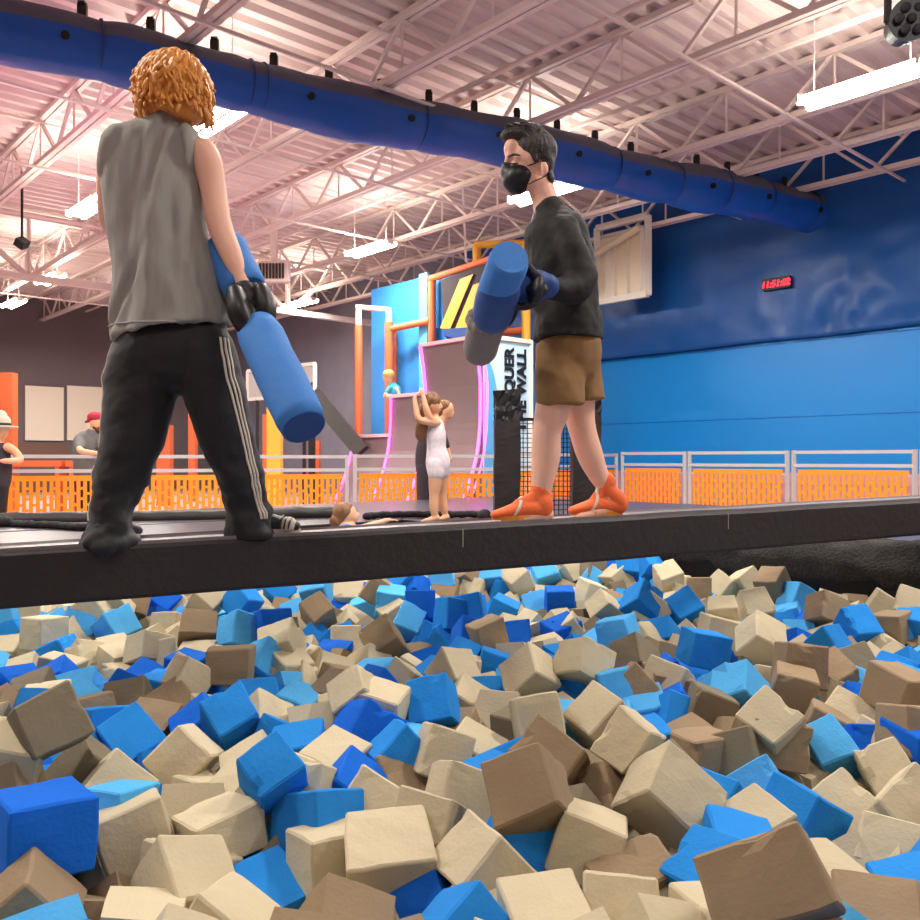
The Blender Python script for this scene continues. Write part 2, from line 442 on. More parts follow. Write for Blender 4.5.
def open_hand(bm, c, d, n, sc_=1.0, curl=.25):
    """relaxed hand: c wrist, d finger direction, n back-of-hand normal"""
    d = d.normalized(); n = (n - d * n.dot(d)).normalized(); s = d.cross(n)
    tube(bm, [c, c + d * .05 * sc_, c + d * .088 * sc_], [(.026 * sc_, .02 * sc_), (.04 * sc_, .015 * sc_), (.038 * sc_, .012 * sc_)], side=s, n=12)
    for i in range(4):
        o_ = (-.03 + .02 * i) * sc_; L = (.062, .075, .07, .055)[i] * sc_
        b = c + d * .085 * sc_ + s * o_
        pts = [b - d * .02 * sc_, b, b + d * L * .4 - n * L * curl * .2, b + d * L * .75 - n * L * curl * .6, b + d * L * .95 - n * L * curl * 1.1]
        tube(bm, pts, [.0095 * sc_, .0095 * sc_, .009 * sc_, .0082 * sc_, .007 * sc_], n=8, sub=2)
    b = c + d * .03 * sc_ - s * .03 * sc_
    tube(bm, [c + d * .02 * sc_, b, b + (d * .6 - s * .6) * .035 * sc_, b + (d * .9 - s * .5) * .055 * sc_], [.013 * sc_, .012 * sc_, .0105 * sc_, .009 * sc_], n=8, sub=2)

# ---------------------------------------------------------------- left boy (seen from behind)
def S(px, py, dy=0.0): return P(px, py, 2.98 + dy)
footL, footR = beam_pt(108, .004, .08), beam_pt(252, .004, .11)
lb = person('person', 'boy with curly ginger hair, grey sleeveless shirt and black track pants holding a blue baton')
axl = (P(305, 425, 2.66) - P(225, 245, 2.98)).normalized()
gripc = P(249.5, 309, 2.87)
def b_(bm):
    # torso core, neck, head
    tube(bm, [S(176, 345), S(168, 290), S(161, 230), S(156, 175), S(163, 140, .01), S(171, 122, .02)], [(.13, .07), (.12, .07), (.125, .07), (.12, .065), (.075, .05), (.052, .053)], side=X_, n=20)
    tube(bm, [S(168, 140, .01), S(174, 112, .03)], [.056, .054], n=16)
    ell(bm, S(174, 96, .03), (.082, .094, .112), Euler((0, .12, .7)).to_matrix())
    ell(bm, S(166, 108, .06), (.062, .07, .062))
    ell(bm, S(150, 104, .09), (.026, .02, .022))
    # right arm
    tube(bm, [S(203, 152), S(208, 164), S(213, 188), S(217, 214, -.02), S(222, 232, -.03), S(231, 254, -.05), S(240, 276, -.07), S(245, 291, -.09)], [.05, .052, .046, .044, .042, .038, .027, .024], n=16)
    # left arm
    tube(bm, [S(124, 150), S(112, 166, .02), S(110, 195, .05), S(114, 226, .12), S(150, 262, .22), S(205, 292, .12), S(240, 303, .02)], [.05, .05, .045, .042, .04, .032, .025], n=16)
    ell(bm, S(221, 226, -.045), (.02, .02, .02))
    # legs
    tube(bm, [S(156, 340), S(140, 400, -.02), P(124, 462, 2.93), P(112, 510, 2.90), footL + Vector((0, 0, .07))], [.085, .078, .052, .045, .036], n=14)
    tube(bm, [S(196, 340), S(218, 400, .03), P(236, 460, 3.06), P(249, 510, 3.1), footR + Vector((0, 0, .07))], [.085, .078, .052, .045, .036], n=14)
    tube(bm, [footL + Vector((0, -.02, .05)), footL + Vector((-.01, .06, .03))], [.034, .03]); tube(bm, [footR + Vector((-.02, 0, .05)), footR + Vector((.06, .02, .03))], [.034, .03])
blob('body', M_skin, lb, b_, .009, 3)
def shirt(bm):
    tube(bm, [S(172.5, 332), S(171, 322), S(166, 290), S(160, 250), S(154, 210), S(150, 178), S(154, 156, .0), S(164, 138, .0), S(170, 129, .01)],
         [(.206, .150), (.2, .142), (.184, .128), (.172, .122), (.17, .12), (.168, .118), (.15, .108), (.105, .088), (.07, .066)], side=X_, n=30, round_='end')
    tube(bm, [S(184, 134, 0), S(190, 146, 0), S(190, 168, .0)], [(.035, .065), (.035, .085), (.03, .085)], side=X_, n=18)
    tube(bm, [S(143, 138, 0), S(120, 150, 0), S(113, 172, .01)], [(.04, .07), (.055, .095), (.05, .095)], side=X_, n=18)
o = blob('sleeveless_shirt', M_tee, lb, shirt, .009, 5)
zsh = S(0, 200).z
wrinkle(o, .020, 5.5, (1.6, 1.6, .45), 4, lambda c: .6 + .8 * min(1, abs(c.z - zsh) * 2.2))
NN = [v.normal.copy() for v in o.data.vertices]
for v in o.data.vertices:      # a few sharper vertical folds below the neck
    c = v.co
    for (fx, fz, sl, am) in ((S(168, 160).x, S(0, 150).z, -.16, .016), (S(150, 160).x, S(0, 160).z, -.1, .016), (S(186, 150).x, S(0, 155).z, .15, .016), (S(130, 310).x, S(0, 305).z, -.5, .022), (S(182, 240).x, S(0, 230).z, .05, .012), (S(160, 170).x, S(0, 175).z, -.02, .014)):
        dx = c.x - (fx + (fz - c.z) * sl); q = math.exp(-(dx / .017) ** 2) * math.exp(-((c.z - fz) / .12) ** 2)
        v.co += NN[v.index] * (-am * q)
bm = bmesh.new(); pts = []
bv = bvh_of(o)
cz = S(0, 328).z
for k in range(33):
    th = 2 * PI * k / 32; d_ = Vector((math.cos(th), math.sin(th), 0)); c0 = Vector((S(172, 0).x, 2.98, cz)); h_ = bv.ray_cast(c0 + d_ * .6, -d_)
    pts.append((h_[0] if h_[0] else c0 + d_ * .18) + d_ * .0)
tube(bm, pts, [(.004, .005)], n=8, sub=1, side=(0, 0, 1)); obj('shirt_hem', bm, M_tee, lb, True)
def pants(bm):
    tube(bm, [S(176, 324), S(176, 342), S(177, 360)], [(.155, .10), (.19, .12), (.188, .122)], side=X_, n=28)
    tube(bm, [S(150, 345), S(142, 375), S(139, 400, -.01), S(131, 440, -.03), P(124, 468, 2.93), P(116, 495, 2.91), P(110, 520, 2.88), P(107, 533, 2.88), P(106, 546, 2.88)],
         [(.115, .12), (.125, .12), (.12, .115), (.106, .105), (.092, .098), (.076, .09), (.070, .082), (.080, .086), (.090, .088)], side=X_, n=26, round_='start')
    tube(bm, [S(204, 345), S(210, 375), S(217, 400, .02), S(229, 440, .05), P(239, 475, 3.07), P(247, 505, 3.1), P(252, 524, 3.1), P(253, 538, 3.1)],
         [(.1, .12), (.108, .12), (.106, .115), (.093, .105), (.08, .095), (.078, .088), (.086, .09), (.094, .09)], side=X_, n=26, round_='start')
    tube(bm, [P(100, 538, 2.82), P(104, 549, 2.80), P(105, 556, 2.80)], [(.05, .022), (.034, .018), (.014, .01)], side=X_, n=14)
    ell(bm, P(240, 538, 3.08), (.05, .06, .022)); ell(bm, P(127, 538, 2.9), (.045, .05, .024), Euler((0, .5, 0)).to_matrix())
pn = blob('track_pants', M_pants, lb, pants, .009, 4)
def pk(c): return .5 + .9 * max(0, min(1, (1.12 - c.z) / .35))
wrinkle(pn, .016, 6.5, (1, 1, 1.5), 9, pk)
bv = bvh_of(pn)
legR = [S(206, 340), S(210, 375), S(217, 400, .02), S(229, 440, .05), P(239, 475, 3.07), P(247, 505, 3.1), P(250, 518, 3.1)]
legL = [S(148, 340), S(142, 375), S(139, 400, -.01), S(131, 440, -.03), P(124, 468, 2.93), P(116, 495, 2.91), P(110, 520, 2.88)]
for leg, sgn in ((legR, 1), (legL, -1)):
    cs = catmull(leg, 8)
    for k in (-1, 0, 1):
        d0 = Vector((sgn * .80, -.60 if sgn > 0 else -.12, 0)).normalized(); w0 = Vector((-d0.y, d0.x, 0)) 
        pd = [(c, (d0 + w0 * (k * .17)).normalized()) for c in cs]
        curve_strip(bv, pd, Vector((-d0.y, d0.x, 0)), .0085, 'side_stripe', M_stripe, lb)
# shoes
def shoe(nm, base, d, m, parent, L=.25, sole=None, h=.05):
    d = d.normalized()
    def f(bm):
        tube(bm, [base - d * L * .38 + Vector((0, 0, .045)), base + Vector((0, 0, .042)), base + d * L * .3 + Vector((0, 0, .032)), base + d * L * .5 + Vector((0, 0, .026))], [(.034, .04), (.038, .04), (.042, .03), (.034, .022)], side=Vector((-d.y, d.x, 0)), n=16)
    o_ = blob(nm, m, parent, f, .006, 3)
    if sole:
        bm = bmesh.new(); s_ = Vector((-d.y, d.x, 0)); n_ = 24; lo, hi = [], []
        for k in range(n_):
            th = 2 * PI * k / n_; p = base + d * (L * .06 + L * .53 * math.cos(th)) + s_ * (.043 * math.sin(th) * (1 if math.cos(th) > 0 else .85))
            lo.append(bm.verts.new(p)); hi.append(bm.verts.new(p + Vector((0, 0, .018))))
        bm.faces.new(lo[::-1]); bm.faces.new(hi)
        for k in range(n_): bm.faces.new((lo[k], lo[(k + 1) % n_], hi[(k + 1) % n_], hi[k]))
        obj('sole', bm, sole, o_)
    return o_
shoe('shoe', footR + Vector((.01, -.01, 0)), Vector((1, .15, 0)), M_black, lb, .24, M_stripe)
shoe('shoe', footL + Vector((-.01, .02, 0)), Vector((.1, 1, 0)), M_black, lb, .24, M_stripe)
blob('toe_cap', M_stripe, lb, lambda bm: ell(bm, footR + Vector((.105, .0, .03)), (.036, .046, .032)), .005, 2)
bm = bmesh.new()
for k in range(3): tube(bm, [footR + Vector((.085 + .016 * k, -.05, .022)), footR + Vector((.088 + .016 * k, -.034, .052 - .003 * k)), footR + Vector((.09 + .016 * k, .0, .066 - .005 * k))], [.0035], n=6)
obj('shoe_stripe', bm, M_black, lb, True)
# hair: cap plus wavy locks
hc = S(173.5, 95, .02)
def hcap(bm):
    ell(bm, hc + Vector((.0, 0, .012)), (.118, .112, .118)); ell(bm, hc + Vector((-.01, .01, -.055)), (.105, .085, .06))
    ell(bm, hc + Vector((.035, -.01, -.05)), (.085, .085, .06))
hair = blob('hair', M_ginger, lb, hcap, .01, 3)
bm = bmesh.new(); r_ = random.Random(5)
for i in range(230):
    az = r_.uniform(-2.95, 1.1) - .0; el0 = r_.uniform(.35, 1.35)
    L = r_.uniform(.7, 1.5); ph = r_.uniform(0, 6.28); am = r_.uniform(.05, .16)
    pts = []; rd = []
    for k in range(9):
        f = k / 8; el_ = el0 - L * f * 1.15; a2 = az + am * math.sin(ph + f * 9) + .1 * f
        flare = 1.0 + (.10 * max(0, f - .6) / .4)
        rx, rz = .122 * flare, .124
        if el_ < -.35: rz_off = (-.35 - el_) * .075
        else: rz_off = 0
        e2 = max(el_, -.35)
        p = hc + Vector((rx * math.cos(e2) * math.cos(a2), rx * .96 * math.cos(e2) * math.sin(a2), rz * math.sin(e2) - rz_off * 1.1 + .01))
        p += Vector((math.sin(ph + f * 12), math.cos(ph * 2 + f * 10), math.sin(ph + f * 8))) * .0085
        if p.z < hc.z - .118: p.z = hc.z - .118 + r_.uniform(-.006, .012); p += Vector((math.cos(a2), math.sin(a2), 0)) * .01 * f
        pts.append(p); rd.append((.0135 if i % 2 else .0095) * (1 - .45 * f))
    tube(bm, pts, rd, n=6, sub=2)
lk = obj('hair_locks', bm, M_ginger, hair, True)
# mask strap / ear on the left side
def ear(bm): ell(bm, S(141, 99, .02), (.012, .022, .032))
blob('ear', M_skin, lb, ear, .005, 1)

# baton of the left boy
def baton(nm, label, ends, r, m1, m2, grip, cap=None):
    t = thing(nm, label, 'baton', loc=tuple(grip[0]))
    o0 = grip[0]
    out = []
    for (a_, b__), mm in zip(ends, (m1, m2)):
        def f(bm, a_=a_, b__=b__):
            d_ = (b__ - a_); n_ = 10
            pts = [a_.lerp(b__, k / n_) - o0 for k in range(n_ + 1)]
            rd = [r * (.9 if k in (0, n_) else 1) for k in range(n_ + 1)]
            rings = tube(bm, pts, rd, n=36, sub=1, round_=False)
        bm = bmesh.new(); f(bm); out.append(obj('foam_cylinder', bm, mm, t, False))
        for p in out[-1].data.polygons: p.use_smooth = len(p.vertices) == 4
    bm = bmesh.new(); tube(bm, [grip[0] - o0, grip[1] - o0], [.021], n=16, sub=1, round_=False); obj('grip_bar', bm, M_black, t, True)
    return t, out
u1 = P(224, 246, 3.05); u2 = P(246, 292, 2.95); l1 = P(257, 328, 2.86); l2 = P(304, 427, 2.62)
t_, cyls = baton('padded_baton', 'blue foam baton held by the ginger-haired boy, pointing down to the right', [(u1, u2), (l1, l2)], .077, M_foamB, M_foamB, (P(243, 288, 2.96), P(262, 338, 2.84)))
wrinkle(cyls[0], .004, 9, seed=2); wrinkle(cyls[1], .003, 9, seed=3)
bm = bmesh.new(); tube(bm, [l2 - (l2 - l1).normalized() * .002 - gripc * 0 - P(243, 288, 2.96), l2 + (l2 - l1).normalized() * .004 - P(243, 288, 2.96)], [.067], n=32, sub=1, round_=False); obj('end_cap', bm, M_dblue, t_)
ax1 = (l1 - u2).normalized()
def gl(bm):
    grip_hand(bm, P(248, 302, 2.925), ax1, Vector((.15, -1, .3)), .026, 1.12, S(244, 289, -.085))
    grip_hand(bm, P(257, 321, 2.885), ax1, Vector((-.55, -.75, 0)), .026, 1.12, P(238, 312, 2.86))
gv = blob('glove', M_glove, lb, gl, .006, 2)
def guard(bm):
    tube(bm, [P(236, 296, 2.86), P(240, 312, 2.83), P(246, 326, 2.82)], [(.035, .05), (.042, .055), (.036, .045)], n=16)
    tube(bm, [P(262, 292, 2.9), P(266, 308, 2.88), P(266, 322, 2.87)], [(.03, .045), (.036, .05), (.03, .04)], n=16)
blob('hand_guard', M_black, t_, lambda bm: (guard(bm), bmesh.ops.translate(bm, verts=bm.verts, vec=-P(243, 288, 2.96))), .007, 3)

# ---------------------------------------------------------------- right boy (profile, masked)
def T(px, py, dy=0.0): return P(px, py, 3.64 + dy)
rb = person('person', 'dark-haired boy in black face mask, black jacket, khaki shorts and orange socks')
Y_ = Vector((0, 1, 0))
fa, fb_ = beam_pt(524, .004, .07), beam_pt(600, .004, .13)
mm = 3.64 / FPX
anklen, anklef = P(541, 497, 3.56), P(607, 490, 3.74)
def b_(bm):
    tube(bm, [T(570, 335), T(566, 300), T(560, 260), T(553, 225), T(549, 208), T(545, 196)], [(.09, .08), (.10, .08), (.12, .09), (.105, .07), (.06, .05), (.048, .05)], side=Y_, n=20)
    tube(bm, [T(549, 216), T(545, 200), T(539, 184)], [.062, .057, .056], n=16)
    ell(bm, T(532, 157), (.096, .076, .098), Euler((0, -.15, .12)).to_matrix())
    ell(bm, T(521, 175), (.068, .058, .062), Euler((0, -.5, .12)).to_matrix())
    ell(bm, T(517, 189), (.03, .034, .024))
    ell(bm, T(510, 158), (.022, .05, .016)); 
    tube(bm, [T(508, 158), T(505, 165), T(504.5, 171), T(507, 176)], [.009, .011, .013, .012], n=10)
    ell(bm, T(512, 149), (.036, .056, .045))
    # near ear
    ell(bm, T(544.5, 168, -.084), (.018, .011, .031), Euler((0, -.2, 0)).to_matrix()); ell(bm, T(543, 175, -.082), (.011, .010, .013))
    ell(bm, T(545.5, 170, .078), (.017, .010, .030))
    # arms
    tube(bm, [T(561, 236, -.13), T(572, 252, -.18), T(580, 280, -.19), T(562, 290, -.26), T(540, 283, -.32)], [.04, .042, .042, .036, .027], n=14)
    tube(bm, [T(548, 236, .13), T(540, 256, .17), T(530, 285, .12), T(505, 296, -.02)], [.05, .045, .04, .028], n=14)
    # legs
    tube(bm, [T(564, 356, -.06), T(559, 385, -.07), T(552, 412, -.08), P(547, 432, 3.56), P(546, 455, 3.57), P(543, 478, 3.565), anklen, P(543, 512, 3.56)], [.098, .09, .073, .061, .0615, .05, .038, .04], n=18)
    tube(bm, [T(574, 356, .06), T(576, 385, .07), T(579, 412, .08), P(583, 432, 3.72), P(590, 455, 3.73), P(598, 474, 3.74), anklef, P(609, 506, 3.74)], [.098, .09, .07, .06, .058, .046, .037, .038], n=18)
    tube(bm, [P(545, 514, 3.56), P(520, 520, 3.53), P(505, 523, 3.51)], [.038, .032, .02], n=12); tube(bm, [P(611, 508, 3.74), P(592, 514, 3.71), P(580, 517, 3.69)], [.036, .03, .018], n=12)
blob('body', M_skin, rb, b_, .008, 2)
def jk(bm):
    tube(bm, [T(568, 341), T(568, 328), T(566, 305), T(562, 275), T(557, 245), T(554, 228), T(551.5, 217), T(549.5, 211)], [(.185, .152), (.178, .148), (.175, .142), (.18, .142), (.178, .135), (.155, .125), (.095, .085), (.066, .064)], side=Y_, n=28, round_='end')
    ell(bm, T(561, 230, -.12), (.07, .065, .055)); ell(bm, T(548, 230, .13), (.07, .065, .055))
    tube(bm, [T(563, 231, -.13), T(573, 250, -.18), T(581, 276, -.19), T(576, 288, -.21), T(558, 290, -.27), T(545, 286, -.31)], [.07, .064, .062, .06, .052, .043], n=18)
    tube(bm, [T(546, 230, .14), T(538, 256, .17), T(530, 282, .12), T(514, 292, .03)], [.068, .062, .056, .043], n=18)
    ell(bm, T(540, 336, 0), (.03, .1, .03))
o = blob('jacket', M_jacket, rb, jk, .009, 4); wrinkle(o, .012, 7, (1, 1, 1), 2)
bm = bmesh.new(); tube(bm, [T(535, 212, -.075), T(532, 222, -.06), T(527, 236, -.03), T(527, 250, -.02)], [.005], n=6, sub=4); obj('jacket_zip', bm, M_rail, rb, True)
def sh(bm):
    tube(bm, [T(569, 326), T(570, 345), T(569, 360)], [(.14, .11), (.165, .132), (.16, .13)], side=Y_, n=26)
    tube(bm, [T(563, 345, -.07), T(561, 375, -.075), T(560.5, 398, -.08), T(560.5, 405, -.08)], [(.085, .108), (.092, .105), (.097, .104), (.097, .103)], side=Y_, n=22, round_=False)
    tube(bm, [T(575, 345, .07), T(580, 375, .075), T(584, 396, .08), T(585, 402, .08)], [(.085, .1), (.09, .092), (.094, .088), (.094, .087)], side=Y_, n=22, round_=False)
o = blob('shorts', M_short, rb, sh, .009, 3); wrinkle(o, .010, 7, (1, 1, .7), 12)
for (an, base, d_) in ((anklen, P(524, 523, 3.54), Vector((-1, -.12, 0))), (anklef, P(600, 517.5, 3.73), Vector((-1, -.10, .0)))):
    base = Vector((base.x, base.y, beam_pt(460 + FPX * base.x / base.y).z + .006)); d_.normalize()
    sd_ = Vector((-d_.y, d_.x, 0)); hl = base - d_ * .085
    def sk(bm, an=an, base=base, d_=d_, sd_=sd_, hl=hl):
        tube(bm, [an + Vector((0, 0, .035)), an + Vector((0, 0, 0)), hl + Vector((0, 0, .06)), hl + Vector((0, 0, .035))], [.042, .041, .04, .036], n=16)
        tube(bm, [hl + Vector((0, 0, .036)), base + Vector((0, 0, .042)), base + d_ * .07 + Vector((0, 0, .03)), base + d_ * .125 + Vector((0, 0, .02))], [(.036, .035), (.04, .04), (.043, .027), (.034, .017)], side=sd_, n=18)
        tube(bm, [an + Vector((-.01, 0, -.0)), base + d_ * .02 + Vector((0, 0, .06))], [.034, .028], n=14)
    s_ = blob('sock', M_osock, rb, sk, .006, 3)
    bm = bmesh.new(); n_ = 26; lo, hi = [], []
    for k in range(n_):
        th = 2 * PI * k / n_; p = base + d_ * (.016 + .118 * math.cos(th)) + sd_ * (.044 * math.sin(th) * (1 if math.cos(th) > 0 else .82))
        lo.append(bm.verts.new(p + Vector((0, 0, -.002)))); hi.append(bm.verts.new(p + Vector((0, 0, .016))))
    bm.faces.new(lo[::-1]); bm.faces.new(hi)
    for k in range(n_): bm.faces.new((lo[k], lo[(k + 1) % n_], hi[(k + 1) % n_], hi[k]))
    obj('sock_sole', bm, M_osole, s_)
    bv = bvh_of(s_)
    pd = []
    c0 = base + d_ * .045 + Vector((0, 0, .02))
    for k in range(9):
        th = math.radians(-10 + 200 * k / 8); dv = (-sd_ * math.cos(th) * (1) + Vector((0, 0, 1)) * math.sin(th)); 
        pd.append((c0 - d_ * .03 * math.sin(th), dv))
    curve_strip(bv, pd, d_, .014, 'sock_strap', M_stripe, s_)
# mask
def mk_(bm):
    ell(bm, T(518.5, 177.5), (.074, .069, .060), Euler((0, -.55, .12)).to_matrix()); ell(bm, T(508.5, 173), (.036, .036, .036)); ell(bm, T(517, 187), (.044, .048, .034))
    tube(bm, [T(505, 165.5), T(509, 168)], [.018, .02], n=10)
mo = blob('face_mask', M_black, rb, mk_, .006, 10)
bm = bmesh.new(); tube(bm, [T(527, 166, -.055), T(536, 163, -.073), T(544, 160, -.085), T(549, 166, -.083)], [.0028], n=6, sub=3)
tube(bm, [T(529, 184, -.06), T(537, 180, -.073), T(544, 177, -.084), T(549, 172, -.083)], [.0028], n=6, sub=3); obj('ear_loop', bm, M_black, mo, True)
def br(bm):
    tube(bm, [T(508, 157, -.045), T(514, 154.5, -.062), T(520, 155.5, -.073)], [.004, .0055, .004], n=8)
blob('eyebrow', M_dark, rb, br, .003, 1)
bm = bmesh.new(); tube(bm, [T(509, 162.5, -.050), T(513, 164, -.063), T(518, 163, -.070)], [.0028, .0038, .0026], n=8); obj('eyelashes', bm, M_eye, rb, True)
# hair
def hr(bm):
    ell(bm, T(535, 151), (.098, .086, .095), Euler((0, -.1, .1)).to_matrix())
    ell(bm, T(546, 163, .0), (.036, .072, .066)); ell(bm, T(516, 137), (.068, .068, .036), Euler((0, .1, 0)).to_matrix())
    ell(bm, T(549, 180, 0), (.022, .055, .04)); ell(bm, T(529, 132), (.07, .064, .034))
    tube(bm, [T(534, 152, -.07), T(536, 162, -.072)], [.016, .008], n=8)
ho = blob('hair', M_dark, rb, hr, .008, 3)
bm = bmesh.new(); r_ = random.Random(8)
for i in range(170):
    az = r_.uniform(0, 2 * PI); rad = r_.uniform(.2, 1)
    x0 = T(530, 150).x + .085 * rad * math.cos(az); y0 = 3.64 + .07 * rad * math.sin(az)
    z0 = T(0, 150).z + .088 * math.sqrt(max(0, 1 - rad * rad * .9))
    b0 = Vector((x0, y0, z0)); dr = Vector((-.8, r_.uniform(-.4, .4), .45)).normalized(); ln = r_.uniform(.03, .06) * (1.1 if x0 < T(525, 0).x else .8)
    tube(bm, [b0 - dr * .01, b0 + dr * ln * .5 + Vector((0, 0, .01)), b0 + dr * ln], [.009, .007, .003], n=6, sub=2)
obj('hair_tufts', bm, M_dark, ho, True)
# pugil stick
p1, p2 = P(510, 257, 2.98), P(494, 300, 3.22); q1, q2 = P(488, 318, 3.34), P(479.5, 352, 3.60)
t2, cy2 = baton('padded_baton', 'foam baton with blue near end and grey far end held by the masked boy', [(p1, p2), (q1, q2)], .073, M_foamB, M_foamG, (P(495, 296, 3.21), P(487, 322, 3.36)))
cy2[0].name = 'foam_cylinder'; cy2[0]['label'] = 'blue foam end'; cy2[1]['label'] = 'grey foam end'
wrinkle(cy2[0], .003, 9, seed=5); wrinkle(cy2[1], .003, 9, seed=6)
ax2 = (q1 - p2).normalized()
def dbg(bm):
    o0 = P(495, 296, 3.21)
    tube(bm, [P(500, 288, 3.14) - o0, P(496, 300, 3.21) - o0, P(492.5, 314, 3.29) - o0], [.078, .081, .078], n=26)
    tube(bm, [P(520, 290, 3.25) - o0, P(536, 286, 3.27) - o0, P(548, 286, 3.27) - o0], [(.05, .06), (.06, .065), (.045, .05)], n=18)
blob('navy_sleeve', M_dblue, t2, dbg, .008, 4)
def rg(bm):
    o0 = P(495, 296, 3.21)
    r0 = q1 + (q2 - q1) * .05 - o0
    for k in range(14):
        an = 2 * PI * k / 14; ell(bm, r0 + Vector((math.cos(an) * .07, math.sin(an) * .045, math.sin(an) * .05)), (.02, .02, .026))
blob('torn_collar', M_foamG, t2, rg, .007, 2)
def gl2(bm):
    grip_hand(bm, P(517, 285, 3.2), (p1 - p2).normalized(), Vector((.9, -.35, 0)), .055, 1.35, T(541, 285, -.32))
    grip_hand(bm, P(497, 308, 3.32), (p1 - p2).normalized(), Vector((.3, 1, 0)), .05, 1.25, T(508, 296, -.03))
blob('glove', M_glove, rb, gl2, .006, 2)

# ---------------------------------------------------------------- girl in floral romper
def G(px, py, dy=0.0): return P(px, py, 7.8 + dy)
gp = person('person', 'small girl in white floral romper standing barefoot on the platform, arms raised')
def b_(bm):
    tube(bm, [G(438, 468), G(437, 450), G(437, 434), G(436, 422), G(434, 414)], [(.085, .09), (.075, .075), (.08, .08), (.05, .05), (.034, .035)], side=Y_, n=16)
    ell(bm, G(432, 404), (.082, .075, .093)); ell(bm, G(436, 408), (.05, .05, .05)); tube(bm, [G(440, 404), G(442, 407)], [.012, .014], n=8)
    tube(bm, [G(437, 423, -.05), G(429, 422, -.12), G(419, 419, -.14), G(416, 408, -.12), G(414.5, 398, -.1)], [.038, .036, .03, .026, .02], n=12)
    tube(bm, [G(437, 422, -.04), G(430, 418, -.12), G(426, 408, -.14), G(423.5, 397, -.12)], [.036, .034, .03, .022], n=12)
    open_hand(bm, G(415, 399.5, -.1), Vector((.35, 0, 1)), Vector((-1, -.3, 0)), .6, .9); open_hand(bm, G(423.5, 397, -.12), Vector((-.3, 0, 1)), Vector((0, -1, 0)), .6, .8)
    tube(bm, [G(436, 468, -.05), G(435, 484, -.05), G(434, 496, -.05), G(434, 508, -.05), G(435, 516, -.05)], [.072, .06, .045, .043, .028], n=14)
    tube(bm, [G(441, 468, .05), G(442, 484, .05), G(442.5, 496, .05), G(444, 508, .05), G(445, 514, .05)], [.07, .058, .043, .04, .027], n=14)
    tube(bm, [G(437, 518, -.05), G(429, 520, -.06), G(422, 521.5, -.07)], [.03, .024, .015], n=10); tube(bm, [G(447, 517, .05), G(441, 519, .02), G(436, 520, .0)], [.028, .023, .014], n=10)
blob('body', M_skin2, gp, b_, .011, 2)
def rm(bm):
    tube(bm, [G(438, 470), G(438, 461), G(436.5, 448), G(436.5, 436), G(437, 426)], [(.1, .105), (.112, .115), (.09, .09), (.092, .09), (.075, .07)], side=Y_, n=22)
    tube(bm, [G(436, 464, -.05), G(436, 473, -.05)], [.08, .08], n=14); tube(bm, [G(441, 464, .05), G(441.5, 473, .05)], [.08, .08], n=14)
blob('romper', M_romper, gp, rm, .012, 3)
def hh(bm):
    ell(bm, G(430.5, 401), (.092, .09, .088)); tube(bm, [G(427, 404), G(423, 420, -.03), G(421, 434, -.04), G(422, 441, -.04)], [(.075, .06), (.06, .06), (.05, .045), (.02, .02)], side=X_, n=16)
o = blob('hair', M_bhair, gp, hh, .012, 2); wrinkle(o, .014, 16, (1, 1, .5), 3)

# ---------------------------------------------------------------- adult behind the girl
def D(px, py, dy=0.0): return P(px, py, 12.2 + dy)
mp = person('person', 'man in dark clothes standing behind the girl, looking down to the right')
mp_z = P(0, 0, 12.2)
def b_(bm):
    ell(bm, D(446.5, 410), (.10, .085, .125), Euler((0, .35, 0)).to_matrix()); ell(bm, D(449.5, 415), (.06, .055, .06)); tube(bm, [D(451, 410), D(453.5, 413)], [.016, .02], n=8)
    tube(bm, [D(441, 425), D(445, 414)], [.065, .06], n=12)
    tube(bm, [D(430, 470), D(431, 450), D(436, 432), D(440, 425)], [(.15, .12), (.17, .12), (.19, .12), (.09, .08)], side=Y_, n=18)
    tube(bm, [D(428, 468, -.08), D(425, 495, -.08), D(424, 524, -.08)], [.1, .07, .05], n=12); tube(bm, [D(434, 468, .1), D(440, 495, .1), D(441, 524, .1)], [.1, .07, .05], n=12)
    tube(bm, [D(436, 430, -.18), D(440, 448, -.2), D(446, 462, -.2)], [.055, .045, .035], n=12); tube(bm, [D(440, 430, .18), D(446, 446, .2), D(450, 460, .2)], [.055, .045, .035], n=12)
    for q in ((424, 530, -.12), (442, 530, .06)): tube(bm, [D(*q), D(q[0] + 12, q[1], q[2])], [.045, .04], n=10)
    open_hand(bm, D(446, 462, -.2), Vector((.4, 0, -1)), Vector((1, 0, .4)), 1.0)
blob('body', M_skin2, mp, b_, .016, 2)
def cl(bm):
    tube(bm, [D(428, 474), D(427, 455), D(431, 438), D(438, 427)], [(.19, .17), (.2, .17), (.21, .16), (.12, .1)], side=Y_, n=18)
    tube(bm, [D(436, 430, -.18), D(440, 448, -.2)], [.075, .06], n=12); tube(bm, [D(440, 430, .18), D(446, 446, .2)], [.075, .06], n=12)
blob('shirt', M_dkcloth, mp, cl, .016, 3)
def cl(bm):
    tube(bm, [D(427, 466, -.06), D(424, 492, -.06), D(424.5, 524, -.08)], [(.15, .14), (.11, .12), (.09, .095)], n=14); tube(bm, [D(434, 466, .08), D(440, 492, .1), D(441, 524, .1)], [(.15, .14), (.11, .12), (.09, .095)], n=14)
blob('trousers', M_dkcloth, mp, cl, .016, 3)
blob('hair', M_bhair, mp, lambda bm: (ell(bm, D(444.5, 406.5), (.105, .092, .10)), ell(bm, D(441, 411), (.06, .08, .08))), .014, 2)

